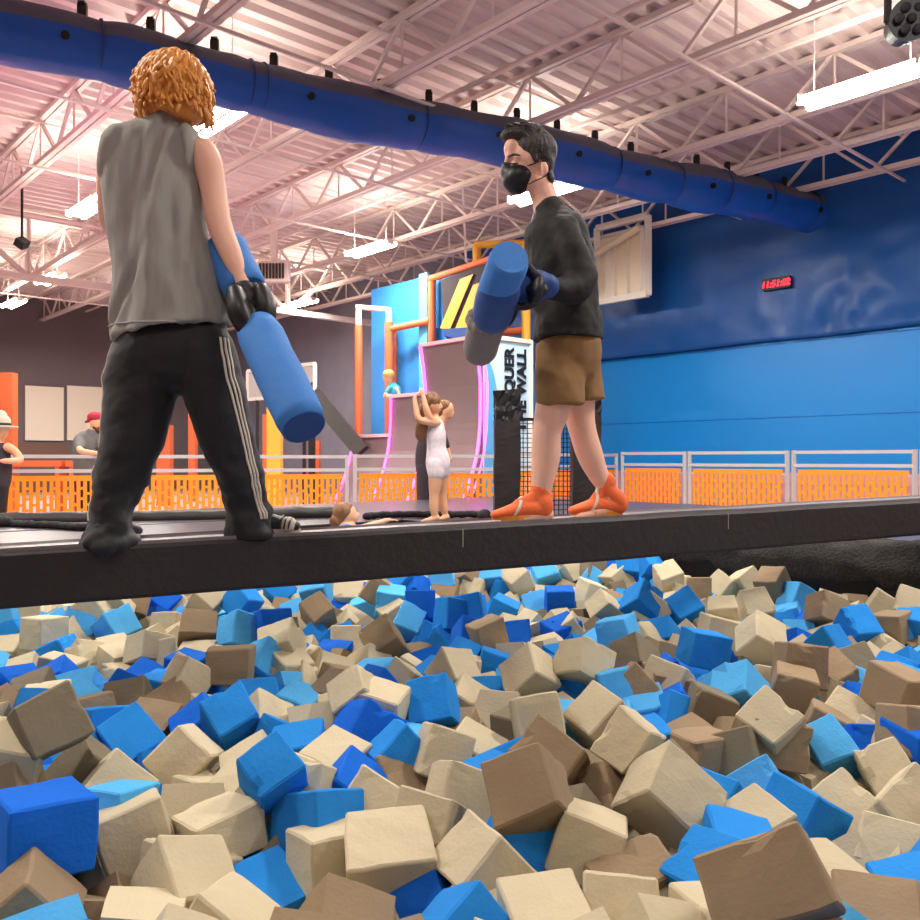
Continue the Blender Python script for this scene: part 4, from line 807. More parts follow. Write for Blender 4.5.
CUBES="""d,-0.844,1.715,0.274,0.624,-0.332,-0.657,-0.262,0.144,0.164,0.182;g,-1.03,2.128,0.358,0.535,-0.748,-0.386,0.077,0.145,0.142,0.143;b,-0.991,2.548,0.165,0.274,-0.27,-0.873,-0.299,0.157,0.138,0.167;b,-1.118,2.458,0.128,0.492,-0.75,-0.425,0.123,0.151,0.12,0.151;t,-0.755,2.331,0.203,0.348,-0.048,-0.929,0.12,0.132,0.146,0.134;n,-0.947,2.826,0.176,0.101,-0.397,-0.85,-0.332,0.158,0.143,0.156;b,-0.674,2.505,0.251,0.201,-0.388,-0.85,-0.294,0.132,0.131,0.142;l,-0.8,2.001,0.214,0.03,0.216,0.973,-0.078,0.132,0.133,0.077;t,-0.727,1.895,0.181,0.628,-0.729,-0.267,0.059,0.147,0.144,0.155;t,-0.677,2.243,0.135,0.009,-0.3,-0.95,0.086,0.134,0.126,0.095;t,-0.541,1.907,0.188,0.069,0.382,0.921,0.021,0.145,0.152,0.102;t,-0.577,1.783,0.141,0.099,-0.173,-0.966,0.163,0.157,0.149,0.125;b,-0.405,1.77,0.098,0.096,-0.361,-0.926,-0.059,0.167,0.174,0.111;n,-0.698,1.649,0.125,0.001,-0.097,0.531,-0.842,0.167,0.08,0.138;n,-1.023,1.929,0.002,0.054,0.178,-0.489,0.852,0.12,0.08,0.139;b,-0.434,1.962,0.295,0.188,-0.369,-0.846,-0.335,0.113,0.121,0.123;d,-0.284,2.492,0.212,0.308,0.39,0.807,0.32,0.158,0.162,0.153;l,-0.55,2.908,0.179,0.112,-0.161,-0.977,-0.088,0.137,0.138,0.105;b,-0.082,2.653,0.257,0.099,0.095,0.95,-0.28,0.133,0.142,0.14;t,-0.233,2.587,0.278,0.068,-0.188,-0.972,-0.125,0.139,0.117,0.098;t,-0.051,2.277,0.234,0.443,-0.41,-0.375,0.704,0.14,0.134,0.127;t,-0.068,1.833,0.241,0.17,-0.055,-0.484,0.857,0.12,0.102,0.12;t,-0.144,1.739,0.198,0.634,0.128,-0.154,0.747,0.148,0.172,0.15;b,-0.323,1.937,0.188,0.08,0.327,0.925,-0.174,0.157,0.155,0.143;t,-0.278,1.735,0.05,0.116,0.3,0.925,-0.201,0.157,0.157,0.079;t,-0.169,1.885,0.017,0.534,-0.795,-0.268,0.104,0.081,0.074,0.117;t,0.048,1.679,0.216,0.195,-0.487,-0.783,0.335,0.141,0.135,0.12;n,0.15,1.838,0.297,0.006,0.223,0.397,-0.89,0.15,0.145,0.152;n,0.228,2.118,0.279,0.303,-0.209,-0.902,0.227,0.149,0.143,0.122;t,0.42,2.116,0.317,0.277,-0.288,-0.911,0.103,0.108,0.125,0.13;t,0.477,1.941,0.244,0.394,0.383,0.827,0.121,0.154,0.149,0.179;t,0.27,1.8,0.209,0.598,-0.483,-0.339,0.543,0.143,0.128,0.141;n,0.351,1.727,0.16,0.269,-0.937,-0.185,-0.123,0.168,0.104,0.126;t,0.219,1.797,0.027,0.279,0.4,0.678,-0.55,0.108,0.099,0.134;t,0.354,1.703,0.116,0.878,-0.468,-0.093,0.043,0.178,0.125,0.055;t,0.862,2.355,0.279,0.041,-0.48,-0.798,-0.362,0.137,0.12,0.134;g,0.763,2.326,0.204,0.104,-0.314,-0.501,0.799,0.14,0.138,0.144;n,0.88,2.363,0.239,0.114,-0.002,-0.657,0.745,0.145,0.119,0.144;l,1.046,2.4,0.198,0.082,-0.61,-0.691,-0.38,0.13,0.106,0.146;d,1.198,2.498,0.198,0.568,-0.823,-0.005,-0.001,0.125,0.082,0.127;n,1.375,2.67,0.299,0.131,-0.516,-0.846,-0.023,0.144,0.148,0.126;t,1.139,2.261,0.181,0.109,-0.629,-0.645,-0.42,0.137,0.115,0.135;t,0.946,2.114,0.126,0.069,-0.503,-0.787,-0.351,0.148,0.151,0.151;t,0.935,1.853,0.16,0.281,-0.778,-0.488,-0.278,0.115,0.139,0.14;n,0.494,1.362,0.342,0.007,-0.254,-0.453,0.854,0.178,0.126,0.147;t,0.502,1.347,0.249,0.012,0.499,0.864,0.064,0.135,0.172,0.09;t,0.978,1.941,-0.017,0.847,-0.504,-0.169,0.02,0.145,0.148,0.058;n,1.355,3.155,0.121,0.041,-0.443,-0.821,-0.357,0.105,0.132,0.138;t,-1.789,3.652,0.279,0.002,0.221,0.975,-0.024,0.141,0.138,0.133;l,-1.539,3.807,0.27,0.422,-0.195,-0.859,-0.214,0.134,0.137,0.139;n,-1.122,3.641,0.29,0.58,0.322,-0.177,0.727,0.132,0.146,0.137;t,-1.322,3.35,0.155,0.096,-0.275,-0.957,0.004,0.144,0.129,0.108;t,-0.931,2.915,0.276,0.818,0.137,-0.44,0.345,0.106,0.126,0.119;l,-1.385,3.094,0.156,0.067,0.068,0.398,-0.913,0.154,0.136,0.155;l,-1.297,3.091,0.135,0.298,-0.37,-0.809,-0.346,0.102,0.11,0.128;t,-1.738,3.402,0.149,0.67,0.092,-0.35,0.648,0.135,0.121,0.121;t,-1.249,3.425,0.255,0.109,0.342,0.907,-0.221,0.144,0.148,0.116;d,-1.579,4.506,0.258,0.304,-0.127,-0.902,-0.28,0.126,0.143,0.138;n,-0.806,2.98,0.3,0.041,-0.052,0.664,-0.745,0.15,0.126,0.142;b,-1.015,4.787,0.281,0.277,-0.218,-0.815,-0.46,0.143,0.13,0.139;d,-0.806,3.615,0.31,0.106,0.443,0.887,-0.08,0.142,0.139,0.138;n,-0.674,4.038,0.293,0.187,-0.38,-0.832,-0.359,0.132,0.122,0.136;t,-0.619,4.671,0.269,0.274,-0.644,-0.686,-0.197,0.127,0.154,0.13;l,-0.245,3.949,0.252,0.184,-0.093,-0.919,-0.335,0.121,0.143,0.142;n,-0.311,3.437,0.284,0.531,0.09,-0.416,0.733,0.135,0.142,0.137;b,-0.678,3.985,0.163,0.169,-0.248,-0.876,-0.378,0.136,0.128,0.144;t,-0.322,2.626,0.292,0.062,0.311,0.286,-0.904,0.131,0.124,0.116;t,-0.638,3.204,0.237,0.155,-0.449,-0.879,-0.034,0.131,0.13,0.099;t,-0.581,3.154,0.163,0.265,0.267,0.799,-0.469,0.142,0.14,0.151;t,-0.021,3.091,0.24,0.333,0.377,0.828,-0.249,0.134,0.134,0.134;t,0.323,4.951,0.318,0.01,0.46,0.825,0.327,0.149,0.133,0.14;l,0.529,5.286,0.307,0.161,-0.568,-0.733,-0.338,0.137,0.148,0.134;t,1.227,5.002,0.325,0.088,-0.616,-0.736,-0.266,0.14,0.143,0.14;b,0.861,4.032,0.343,0.071,0.482,0.737,-0.469,0.141,0.137,0.149;d,0.533,4.544,0.275,0.03,-0.713,-0.699,-0.041,0.14,0.15,0.122;d,0.469,3.901,0.231,0.033,-0.53,-0.832,-0.163,0.136,0.152,0.114;l,0.422,4.673,0.207,0.174,-0.601,-0.696,-0.352,0.125,0.136,0.132;t,0.234,2.861,0.291,0.253,0.305,0.811,-0.431,0.147,0.123,0.146;t,0.079,3.173,0.146,0.69,-0.015,-0.144,0.71,0.131,0.146,0.102;t,0.42,2.868,0.332,0.801,0.004,-0.511,0.31,0.129,0.145,0.151;b,0.897,3.795,0.229,0.171,-0.252,-0.34,0.89,0.142,0.125,0.132;b,1.062,4.015,0.312,0.121,-0.537,-0.736,-0.395,0.141,0.14,0.139;t,0.721,2.982,0.243,0.325,-0.046,-0.529,0.783,0.14,0.124,0.139;b,0.909,3.171,0.317,0.7,-0.704,0.027,0.116,0.151,0.126,0.146;n,1.659,4.51,0.359,0.882,0.062,-0.269,0.382,0.152,0.135,0.144;b,2.224,5.172,0.299,0.066,-0.461,-0.822,-0.327,0.131,0.149,0.138;n,1.714,3.982,0.311,0.017,0.57,0.771,-0.284,0.136,0.149,0.135;b,1.752,3.749,0.279,0.254,-0.582,-0.725,-0.266,0.155,0.127,0.132;b,1.507,3.463,0.251,0.388,-0.858,-0.291,0.168,0.137,0.145,0.124;t,1.169,3.306,0.323,0.767,-0.187,-0.466,0.398,0.144,0.138,0.14;n,1.394,3.154,0.219,0.047,-0.562,-0.747,-0.352,0.142,0.103,0.152;l,0.904,2.742,0.269,0.042,0.39,0.786,-0.478,0.132,0.139,0.138;n,-0.002,2.655,0.152,0.214,-0.153,-0.134,0.955,0.1,0.156,0.117;b,-1.141,2.297,0.094,0.127,-0.519,-0.834,-0.138,0.132,0.136,0.14;d,-1.162,2.366,0.101,0.535,-0.14,-0.545,-0.63,0.141,0.136,0.128;t,-1.108,2.105,0.283,0.962,0.171,0.154,0.15,0.136,0.141,0.142;n,-1.121,2.088,0.228,0.991,-0.055,-0.116,0.022,0.14,0.141,0.127;b,-0.51,2.842,0.101,0.838,0.418,-0.327,-0.124,0.143,0.134,0.14;g,-0.36,2.497,0.102,0.583,0.159,-0.502,-0.618,0.145,0.132,0.141;n,-0.152,2.255,0.158,0.535,0.033,0.7,0.472,0.137,0.139,0.153;t,0,2.045,0.214,0.578,0.173,0.544,-0.583,0.125,0.136,0.135;t,-0.276,1.809,0.169,0.615,-0.738,-0.212,0.179,0.144,0.125,0.137;t,-0.39,2.043,0.215,0.969,-0.23,0.022,-0.088,0.142,0.129,0.141;d,-0.064,1.678,0.111,0.806,-0.153,0.458,-0.343,0.154,0.139,0.14;t,0.029,1.631,0.142,0.379,0.839,-0.001,-0.39,0.14,0.147,0.138;b,0.136,1.845,0.184,0.353,0.713,-0.601,-0.082,0.137,0.148,0.136;t,0.225,2.461,0.267,0.564,0.457,-0.59,-0.353,0.138,0.141,0.132;t,0.41,2.486,0.26,0.315,0.813,-0.401,-0.282,0.142,0.135,0.144;n,0.358,2.098,0.193,0.358,0.004,-0.296,-0.885,0.141,0.138,0.132;b,0.265,1.767,0.074,0.499,-0.055,0.555,0.663,0.142,0.127,0.14;g,0.053,2.58,0.117,0.195,-0.37,-0.619,-0.665,0.136,0.138,0.125;t,0.184,3.129,0.109,0.216,0.495,0.812,-0.223,0.151,0.131,0.145;n,0.724,3.002,0.208,0.994,0.03,0.089,0.056,0.143,0.156,0.139;l,0.596,2.735,0.2,0.979,0.184,-0.087,-0.001,0.139,0.134,0.146;b,0.675,2.669,0.195,0.129,0.805,0.24,0.526,0.145,0.137,0.136;g,0.773,2.654,0.231,0.558,0.404,-0.401,-0.603,0.123,0.146,0.135;d,1.459,3.119,0.075,0.968,-0.12,-0.2,-0.092,0.147,0.148,0.146;n,1.249,2.359,0.264,0.978,-0.112,0.08,0.155,0.131,0.129,0.146;t,0.855,1.841,0.105,0.436,0.463,0.115,0.763,0.138,0.144,0.142;t,0.915,1.819,0.105,0.371,0.82,0.274,-0.339,0.154,0.135,0.128;l,0.768,2.176,0.156,0.433,0.747,0.498,-0.086,0.152,0.148,0.124;t,0.923,2.397,0.111,0.469,0.087,-0.671,0.568,0.133,0.131,0.146;t,0.975,2.385,0.101,0.171,0.223,-0.662,-0.694,0.138,0.144,0.134;n,0.693,2.143,0.093,0.947,-0.135,-0.265,-0.125,0.13,0.126,0.141;n,0.775,2.188,0.087,0.712,0.299,-0.621,-0.133,0.147,0.15,0.142;n,0.845,2.263,0.068,0.346,-0.922,-0.082,0.153,0.139,0.143,0.14;t,1.23,2.462,0.173,0.499,0.719,-0.211,0.435,0.131,0.135,0.153;d,1.266,2.333,0.231,0.992,0.067,-0.03,0.104,0.146,0.145,0.133;t,1.193,2.231,0.088,0.228,0.644,-0.712,0.162,0.143,0.132,0.142;n,0.678,2.351,0.198,0.99,-0.054,-0.04,0.125,0.142,0.147,0.13;b,0.801,1.763,0.081,0.319,0.671,-0.648,0.165,0.136,0.14,0.132;b,-0.896,2.495,0.088,0.67,-0.449,0.583,0.092,0.145,0.141,0.134;g,-1.009,2.523,0.093,0.411,-0.326,0.358,0.772,0.144,0.134,0.144;t,-1.763,3.311,0.105,0.929,-0.287,-0.207,0.109,0.142,0.138,0.151;b,-0.162,2.294,0.224,0.362,-0.212,-0.734,-0.534,0.129,0.121,0.135;t,-1.207,3.418,0.206,0.751,-0.131,-0.227,-0.606,0.148,0.143,0.141;t,-1.967,3.736,0.185,0.233,-0.701,-0.184,0.648,0.138,0.142,0.134;n,-1.271,3.353,0.103,0.831,-0.101,-0.045,0.545,0.145,0.154,0.131;b,-1.654,3.515,0.203,0.975,0.003,-0.212,-0.065,0.133,0.135,0.145;t,-1.537,3.463,0.195,0.813,-0.331,-0.011,0.479,0.126,0.14,0.135;t,-1.74,3.864,0.224,0.226,0.239,-0.865,0.38,0.136,0.141,0.141;t,-1.703,3.913,0.329,0.196,0.637,0.705,0.244,0.132,0.143,0.139;t,-1.645,4.024,0.322,0.95,0.169,-0.248,0.089,0.145,0.125,0.141;n,-1.609,4.209,0.321,0.958,-0.204,0.106,0.172,0.136,0.135,0.143;t,-1.528,4.557,0.216,0.756,0.035,-0.398,-0.518,0.135,0.143,0.135;t,-1.267,4.264,0.311,0.108,-0.29,-0.485,-0.818,0.133,0.136,0.138;b,-1.659,4.515,0.183,0.971,0.135,-0.184,0.073,0.142,0.131,0.137;l,-1.73,3.893,0.276,0.648,0.446,-0.498,-0.365,0.135,0.127,0.135;t,-1.985,3.857,0.329,0.556,-0.36,-0.685,-0.303,0.144,0.136,0.134;b,-2.009,3.795,0.261,0.568,-0.744,-0.245,-0.254,0.142,0.141,0.138;l,-2.042,3.804,0.332,0.451,0.518,-0.641,-0.343,0.132,0.143,0.143;b,-1.069,3.674,0.221,0.498,-0.727,0.074,0.467,0.145,0.136,0.13;t,-1.384,4.055,0.221,0.576,-0.812,0.064,-0.074,0.134,0.126,0.14;g,-1.559,3.898,0.16,0.992,0.094,-0.021,-0.084,0.144,0.146,0.135;n,-1.724,3.221,0.092,0.901,-0.046,0.167,0.398,0.127,0.135,0.137;b,-1.09,4.258,0.306,0.861,-0.231,-0.417,-0.176,0.141,0.131,0.14;l,-0.848,4.471,0.192,0.767,0.214,0.504,0.333,0.142,0.143,0.137;l,-0.701,4.144,0.374,0.824,-0.56,-0.054,-0.073,0.128,0.123,0.146;n,-0.423,4.365,0.346,0.642,-0.709,0.153,0.247,0.141,0.141,0.133;l,-0.354,4.294,0.306,0.991,0.106,0.084,0.004,0.132,0.137,0.139;l,-0.101,4.903,0.328,0.461,-0.48,0.337,-0.666,0.13,0.128,0.138;n,-0.086,4.866,0.255,0.377,-0.921,0.097,-0.004,0.148,0.131,0.133;d,-0.189,4.021,0.322,0.666,-0.143,0.137,0.719,0.135,0.143,0.142;l,-0.565,4.573,0.139,0.942,-0.215,0.082,0.244,0.14,0.134,0.132;g,-0.65,4.655,0.136,0.441,0.342,0.734,-0.386,0.139,0.128,0.156;t,-0.508,3.76,0.191,0.874,0.48,0.057,0.056,0.131,0.152,0.14;t,-0.556,3.783,0.113,0.88,0.423,0.216,0.004,0.133,0.154,0.14;t,-0.356,3.363,0.194,0.88,-0.282,-0.172,-0.342,0.135,0.132,0.136;l,-0.738,3.215,0.245,0.794,-0.009,-0.412,0.448,0.139,0.137,0.135;t,-0.734,3.201,0.182,0.096,-0.333,-0.721,-0.6,0.151,0.16,0.125;t,-0.697,3.293,0.294,0.154,-0.016,0.962,0.224,0.145,0.139,0.139;l,-0.926,3.575,0.295,0.787,0.471,0.351,0.188,0.141,0.137,0.13;b,-0.138,3.912,0.169,0.46,-0.856,0.191,0.138,0.145,0.146,0.145;b,-0.045,3.851,0.199,0.871,0.252,0.282,-0.315,0.149,0.15,0.152;b,-0.034,3.87,0.314,0.094,-0.727,-0.277,-0.621,0.142,0.134,0.133;n,-0.179,3.814,0.112,0.741,-0.26,-0.407,-0.466,0.137,0.126,0.134;g,-0.183,3.673,0.09,0.946,-0.241,0.143,-0.162,0.142,0.138,0.135;t,-0.324,4.229,0.249,0.085,0.535,0.8,0.259,0.148,0.128,0.131;l,-0.503,4.562,0.221,0.805,0.099,0.584,0.025,0.123,0.138,0.142;t,-0.61,4.712,0.237,0.729,0.628,0.227,0.15,0.142,0.143,0.133;d,-0.656,4.652,0.192,0.929,-0.132,-0.261,0.225,0.138,0.129,0.14;l,-0.744,3.163,0.127,0.34,-0.645,0.554,-0.402,0.148,0.137,0.144;d,-0.262,4.828,0.288,0.316,0.155,0.87,0.344,0.142,0.127,0.126;b,-0.314,4.86,0.312,0.881,0.057,0.4,0.245,0.139,0.14,0.142;n,0.067,5.014,0.334,0.886,-0.278,0.285,0.238,0.151,0.145,0.148;t,0.072,4.946,0.249,0.931,-0.314,0.125,-0.135,0.13,0.128,0.137;l,0.192,5.003,0.328,0.143,-0.716,-0.61,-0.308,0.131,0.141,0.132;t,0.709,5.358,0.311,0.479,0.001,-0.827,0.294,0.124,0.135,0.14;g,0.82,5.309,0.325,0.752,0.419,-0.382,-0.336,0.138,0.141,0.133;d,0.98,5.649,0.322,0.77,-0.336,0.06,0.538,0.133,0.131,0.143;b,1.03,5.225,0.36,0.939,-0.336,0.042,-0.066,0.138,0.139,0.133;b,1.258,5.704,0.315,0.492,0.635,-0.099,-0.587,0.141,0.139,0.134;g,1.579,6.031,0.302,0.847,0.108,-0.506,0.119,0.152,0.145,0.133;t,0.963,5.196,0.286,0.441,-0.2,-0.726,-0.489,0.15,0.141,0.137;l,0.82,5.263,0.27,0.427,-0.107,0.872,-0.215,0.13,0.133,0.135;t,0.729,4.768,0.263,0.822,-0.094,0.118,-0.55,0.138,0.134,0.145;t,0.72,4.258,0.274,0.618,0.481,-0.057,-0.619,0.129,0.127,0.14;g,0.925,5.074,0.215,0.112,-0.479,-0.559,0.668,0.126,0.135,0.127;b,0.217,4.343,0.241,0.972,0.061,0.207,-0.095,0.133,0.147,0.14;b,0.046,3.902,0.326,0.776,-0.149,0.016,0.613,0.134,0.14,0.141;b,0.241,4.976,0.244,0.988,-0.009,0.132,0.075,0.143,0.146,0.148;n,0.385,4.592,0.102,0.15,-0.555,-0.679,-0.458,0.137,0.154,0.136;d,0.246,3.791,0.212,0.936,-0.341,-0.02,-0.089,0.139,0.13,0.146;t,0.084,3.597,0.184,0.937,-0.299,-0.097,-0.151,0.149,0.135,0.133;n,0.116,3.598,0.269,0.638,0.451,0.54,-0.313,0.147,0.137,0.13;d,0.043,3.662,0.25,0.756,0.336,-0.494,-0.266,0.132,0.132,0.134;t,0.505,3.905,0.222,0.591,0.658,0.308,-0.351,0.14,0.13,0.14;d,0.453,3.902,0.177,0.751,-0.315,-0.148,-0.561,0.135,0.138,0.142;l,0.659,3.555,0.299,0.962,-0.009,-0.126,-0.243,0.144,0.143,0.126;t,0.903,4.042,0.294,0.255,-0.341,0.713,0.558,0.148,0.144,0.14;t,0.867,3.781,0.203,0.954,0.243,0.032,0.172,0.143,0.149,0.142;g,0.654,3.179,0.272,0.494,0.481,0.032,-0.723,0.131,0.135,0.149;b,0.412,2.916,0.231,0.492,-0.174,-0.828,-0.207,0.132,0.14,0.124;l,0.525,2.789,0.258,0.985,-0.131,-0.109,0.04,0.135,0.132,0.148;n,0.566,2.791,0.265,0.926,-0.143,-0.348,0.006,0.136,0.136,0.131;t,1.27,5.022,0.267,0.966,-0.01,-0.02,0.256,0.142,0.137,0.135;t,0.467,5.29,0.195,0.637,0.391,-0.648,0.145,0.15,0.137,0.136;b,1.738,6.062,0.307,0.742,0.37,-0.388,-0.403,0.135,0.141,0.133;t,1.901,6.098,0.285,0.933,0.2,-0.194,-0.227,0.137,0.124,0.142;t,1.488,4.841,0.294,0.828,-0.377,-0.389,-0.145,0.133,0.127,0.133;n,1.282,4.564,0.322,0.991,-0.07,0.008,-0.116,0.127,0.127,0.129;b,2.177,6.168,0.312,0.97,0.157,0.008,0.185,0.132,0.133,0.137;t,2.18,5.595,0.329,0.989,0.129,-0.061,0.034,0.139,0.125,0.148;t,1.628,4.856,0.313,0.866,-0.227,0.443,0.048,0.137,0.153,0.137;l,1.75,4.407,0.294,0.239,0.119,-0.957,0.114,0.143,0.142,0.141;l,2.372,5.04,0.338,0.495,0.486,-0.709,-0.126,0.159,0.147,0.142;t,2.335,5.154,0.262,0.472,0.143,0.864,0.103,0.145,0.134,0.141;n,2.408,4.963,0.276,0.767,-0.11,0.455,-0.439,0.14,0.14,0.137;t,2.701,5.218,0.306,0.796,0.053,-0.6,0.056,0.141,0.141,0.132;n,2.753,5.129,0.281,0.981,-0.135,-0.016,0.139,0.137,0.133,0.132;b,2.449,4.841,0.251,0.364,0.713,-0.513,0.309,0.134,0.138,0.14;t,2.079,3.906,0.348,0.575,0.141,-0.59,-0.55,0.129,0.132,0.145;t,2.097,4.219,0.288,0.687,0.55,-0.407,0.246,0.138,0.132,0.138;l,1.67,4.302,0.217,0.96,0.002,-0.19,-0.205,0.134,0.135,0.135;d,1.712,4.205,0.198,0.876,0.12,-0.277,-0.376,0.153,0.136,0.122;t,1.828,3.7,0.193,0.835,0.26,-0.479,0.08,0.146,0.144,0.129;n,1.927,3.797,0.272,0.435,-0.062,-0.017,0.898,0.136,0.141,0.131;b,2.027,3.808,0.275,0.728,-0.531,0.295,-0.318,0.146,0.136,0.136;l,2.016,3.809,0.214,0.493,-0.52,-0.53,-0.453,0.134,0.143,0.135;n,2.028,3.779,0.176,0.737,0.183,0.028,-0.649,0.13,0.141,0.14;n,1.187,2.977,0.302,0.684,-0.018,0.098,0.723,0.133,0.145,0.147;n,1.11,2.837,0.253,0.981,0.074,0.105,-0.144,0.135,0.133,0.135;l,0.885,2.789,0.249,0.802,-0.353,-0.169,-0.45,0.14,0.134,0.137;t,1.141,3.678,0.338,0.651,-0.409,0.475,0.428,0.145,0.127,0.149;t,1.426,4.125,0.304,0.287,0.664,0.666,-0.181,0.143,0.141,0.139;t,1.123,4.04,0.266,0.944,-0.173,-0.211,0.184,0.131,0.142,0.135;t,1.098,3.591,0.286,0.994,-0.002,0.102,0.04,0.154,0.141,0.139;b,1.316,3.15,0.075,0.888,-0.084,-0.38,-0.245,0.15,0.147,0.124;l,1.455,3.151,0.167,0.348,-0.293,0.858,0.239,0.145,0.14,0.131;g,1.524,3.299,0.205,0.343,0.595,0.707,-0.17,0.152,0.136,0.14"""
# ---------------------------------------------------------------- platform and pit
def UVs(l): return [UV(a, b) for a, b in l]
struct(slab('floor', UVs([(PIT_T, V0 + .5), (9.3, V0 + .5), (9.3, PIT_V), (PIT_T, PIT_V)]), 0, PLAT, M_mat)).name = 'floor_platform'
struct(slab('floor', UVs([(T0 + 1, PIT_V), (9.3, PIT_V), (9.3, 9.4), (T0 + 1, 9.4)]), 0, PLAT, M_mat)).name = 'floor_platform_right'
# seams / tape strips on the vinyl
bm = bmesh.new()
for tt in (7.3, 8.3): bar(bm, UV(tt, -8, PLAT + .002), UV(tt, PIT_V, PLAT + .002), .05, .004)
struct(obj('trim_40', bm, M_pad))
# fuzzy kerb along the right side of the pit
bm = bmesh.new()
for k in range(60):
    pass
def roll(name, a, b, r, m, label, cat, seed=0, flat=1.0, n=60, amp=.02):
    bm = bmesh.new(); N_ = n
    pts = [a.lerp(b, i / N_) for i in range(N_ + 1)]
    tube(bm, pts, [(r, r * flat)] * len(pts), n=20, sub=1)
    o = obj(name, bm, m, None, True)
    wrinkle(o, amp, 5, seed=seed)
    return tag(o, label, cat)
bm = bmesh.new()
A = UV(PIT_T - 2.2, PIT_V + .12, PLAT - .04); B = UV(T0 + 4, PIT_V + .12, PLAT - .04)
tube(bm, [A.lerp(B, i / 200) for i in range(201)], [(.16, .15)], n=36, sub=1)
o = obj('kerb_pad', bm, M_fuzz, None, True); wrinkle(o, .03, 9, seed=3)
tag(o, 'black fuzzy kerb along the right rim of the foam pit, below the beam’s right end', 'kerb')
roll('pad_roll', P(-160, 525, 7.3), P(352, 513.5, 8.35), .068, M_pad, 'long black foam roll lying on the platform behind the boy in track pants', 'foam roll', 5)
# pit walls
def pitwall(name, a, b):
    struct(quadwall(name, a, b, -.02, PLAT - .01, (.06 if a[0] == b[0] else 0, .06 if a[1] == b[1] else 0), M_pad))
pitwall('wall_pit_back', (PIT_T, V0 + .6), (PIT_T, PIT_V)); pitwall('wall_pit_right', (T0 + 1, PIT_V), (PIT_T, PIT_V))

# ---------------------------------------------------------------- foam cubes
def foam_bm(bm, dims, seed, M, chips=3, lod=0, mi=0):
    r = random.Random(seed)
    par = [-1, -.93, -.62, -.2, .2, .62, .93, 1] if lod == 0 else [-1, 0, 1]
    n = len(par); h = Vector(dims) / 2
    idx = {}
    ch = []
    if lod == 0:
        for _ in range(chips):
            ax = r.randrange(3); p = [r.choice((-1, 1)) for _ in range(3)]; p[ax] = r.uniform(-.9, .9)
            ch.append((Vector([p[i] * h[i] for i in range(3)]), r.uniform(.008, .018)))
    bulge = [r.uniform(-.004, .0025) for _ in range(3)]
    sk = [r.uniform(-.05, .05) for _ in range(6)]
    sv = Vector((seed * 3.1, seed * 1.3, seed * .7))
    def vert(i, j, k):
        key = (i, j, k)
        if key in idx: return idx[key]
        c = Vector((par[i], par[j], par[k]))
        e = sum(1 for q in c if abs(q) == 1)
        p = Vector((c.x * h.x, c.y * h.y, c.z * h.z))
        p.x *= 1 + sk[0] * c.y + sk[1] * c.z; p.y *= 1 + sk[2] * c.x + sk[3] * c.z; p.z *= 1 + sk[4] * c.x + sk[5] * c.y
        if e >= 2:
            for ax in range(3):
                if abs(c[ax]) == 1: p[ax] -= math.copysign(.0022 if e == 2 else .0035, c[ax])
        else:
            for ax in range(3):
                if abs(c[ax]) == 1:
                    o_ = [c[q] for q in range(3) if q != ax]
                    p[ax] += math.copysign(bulge[ax] * (1 - o_[0] ** 2) * (1 - o_[1] ** 2), c[ax])
        if lod == 0:
            p += noise.noise_vector(p * 14 + sv) * .0035 + noise.noise_vector(p * 60 + sv) * .0012
            for q, rad in ch:
                d = (p - q).length
                if d < rad: p -= p.normalized() * (rad - d) * .9
        v = bm.verts.new(M @ p); idx[key] = v; return v
    m_ = n - 1
    for a in range(m_):
        for b in range(m_):
            for f in (((0, a, b), (0, a, b + 1), (0, a + 1, b + 1), (0, a + 1, b)),
                      ((m_, a, b), (m_, a + 1, b), (m_, a + 1, b + 1), (m_, a, b + 1)),
                      ((a, 0, b), (a + 1, 0, b), (a + 1, 0, b + 1), (a, 0, b + 1)),
                      ((a, m_, b), (a, m_, b + 1), (a + 1, m_, b + 1), (a + 1, m_, b)),
                      ((a, b, 0), (a, b + 1, 0), (a + 1, b + 1, 0), (a + 1, b, 0)),
                      ((a, b, m_), (a + 1, b, m_), (a + 1, b + 1, m_), (a, b + 1, m_))):
                fc = bm.faces.new([vert(*q) for q in f]); fc.material_index = mi
cubes = []
for rec in CUBES.split(';'):
    a = rec.split(','); f = [float(x) for x in a[1:]]
    cubes.append((a[0], Vector(f[0:3]), Quaternion(f[3:7]), f[7:10]))
def inpit(x, y, mg=.09):
    t = -.67 * x + .742 * y; s = .742 * x + .67 * y
    return t < PIT_T - mg and s < PIT_V - mg and s > -5
cubes = [c for c in cubes if inpit(c[1].x, c[1].y, .03)]
def poisson(zc, dmin, against, ext, y0, y1, step, rr):
    grid = {}
    def add(x, y): grid.setdefault((int(x // dmin), int(y // dmin)), []).append((x, y))
    for x, y in against: add(x, y)
    out = []; cand = []
    y = y0
    while y < y1:
        x = -ext(y)
        while x < ext(y):
            cand.append((x + rr.uniform(-.3, .3) * step, y + rr.uniform(-.3, .3) * step)); x += step
        y += step
    for x, y in cand:
        if not inpit(x, y): continue
        gx, gy = int(x // dmin), int(y // dmin); ok = True
        for i in (-1, 0, 1):
            for j in (-1, 0, 1):
                for (a, b) in grid.get((gx + i, gy + j), ()):
                    if (a - x) ** 2 + (b - y) ** 2 < dmin * dmin: ok = False
        if ok:
            add(x, y); out.append((x, y))
    return out
rr = random.Random(11)
def rq():
    ax = Vector((rr.gauss(0, 1), rr.gauss(0, 1), rr.gauss(0, 1))).normalized(); return Quaternion(ax, rr.uniform(.2, 3))
ext = lambda y: .6 * y + .55
F1 = poisson(0, .132, [(c[1].x, c[1].y) for c in cubes], ext, .7, 8.2, .04, rr)
F2 = poisson(0, .15, [], ext, .7, 8.2, .05, rr)
fill = []
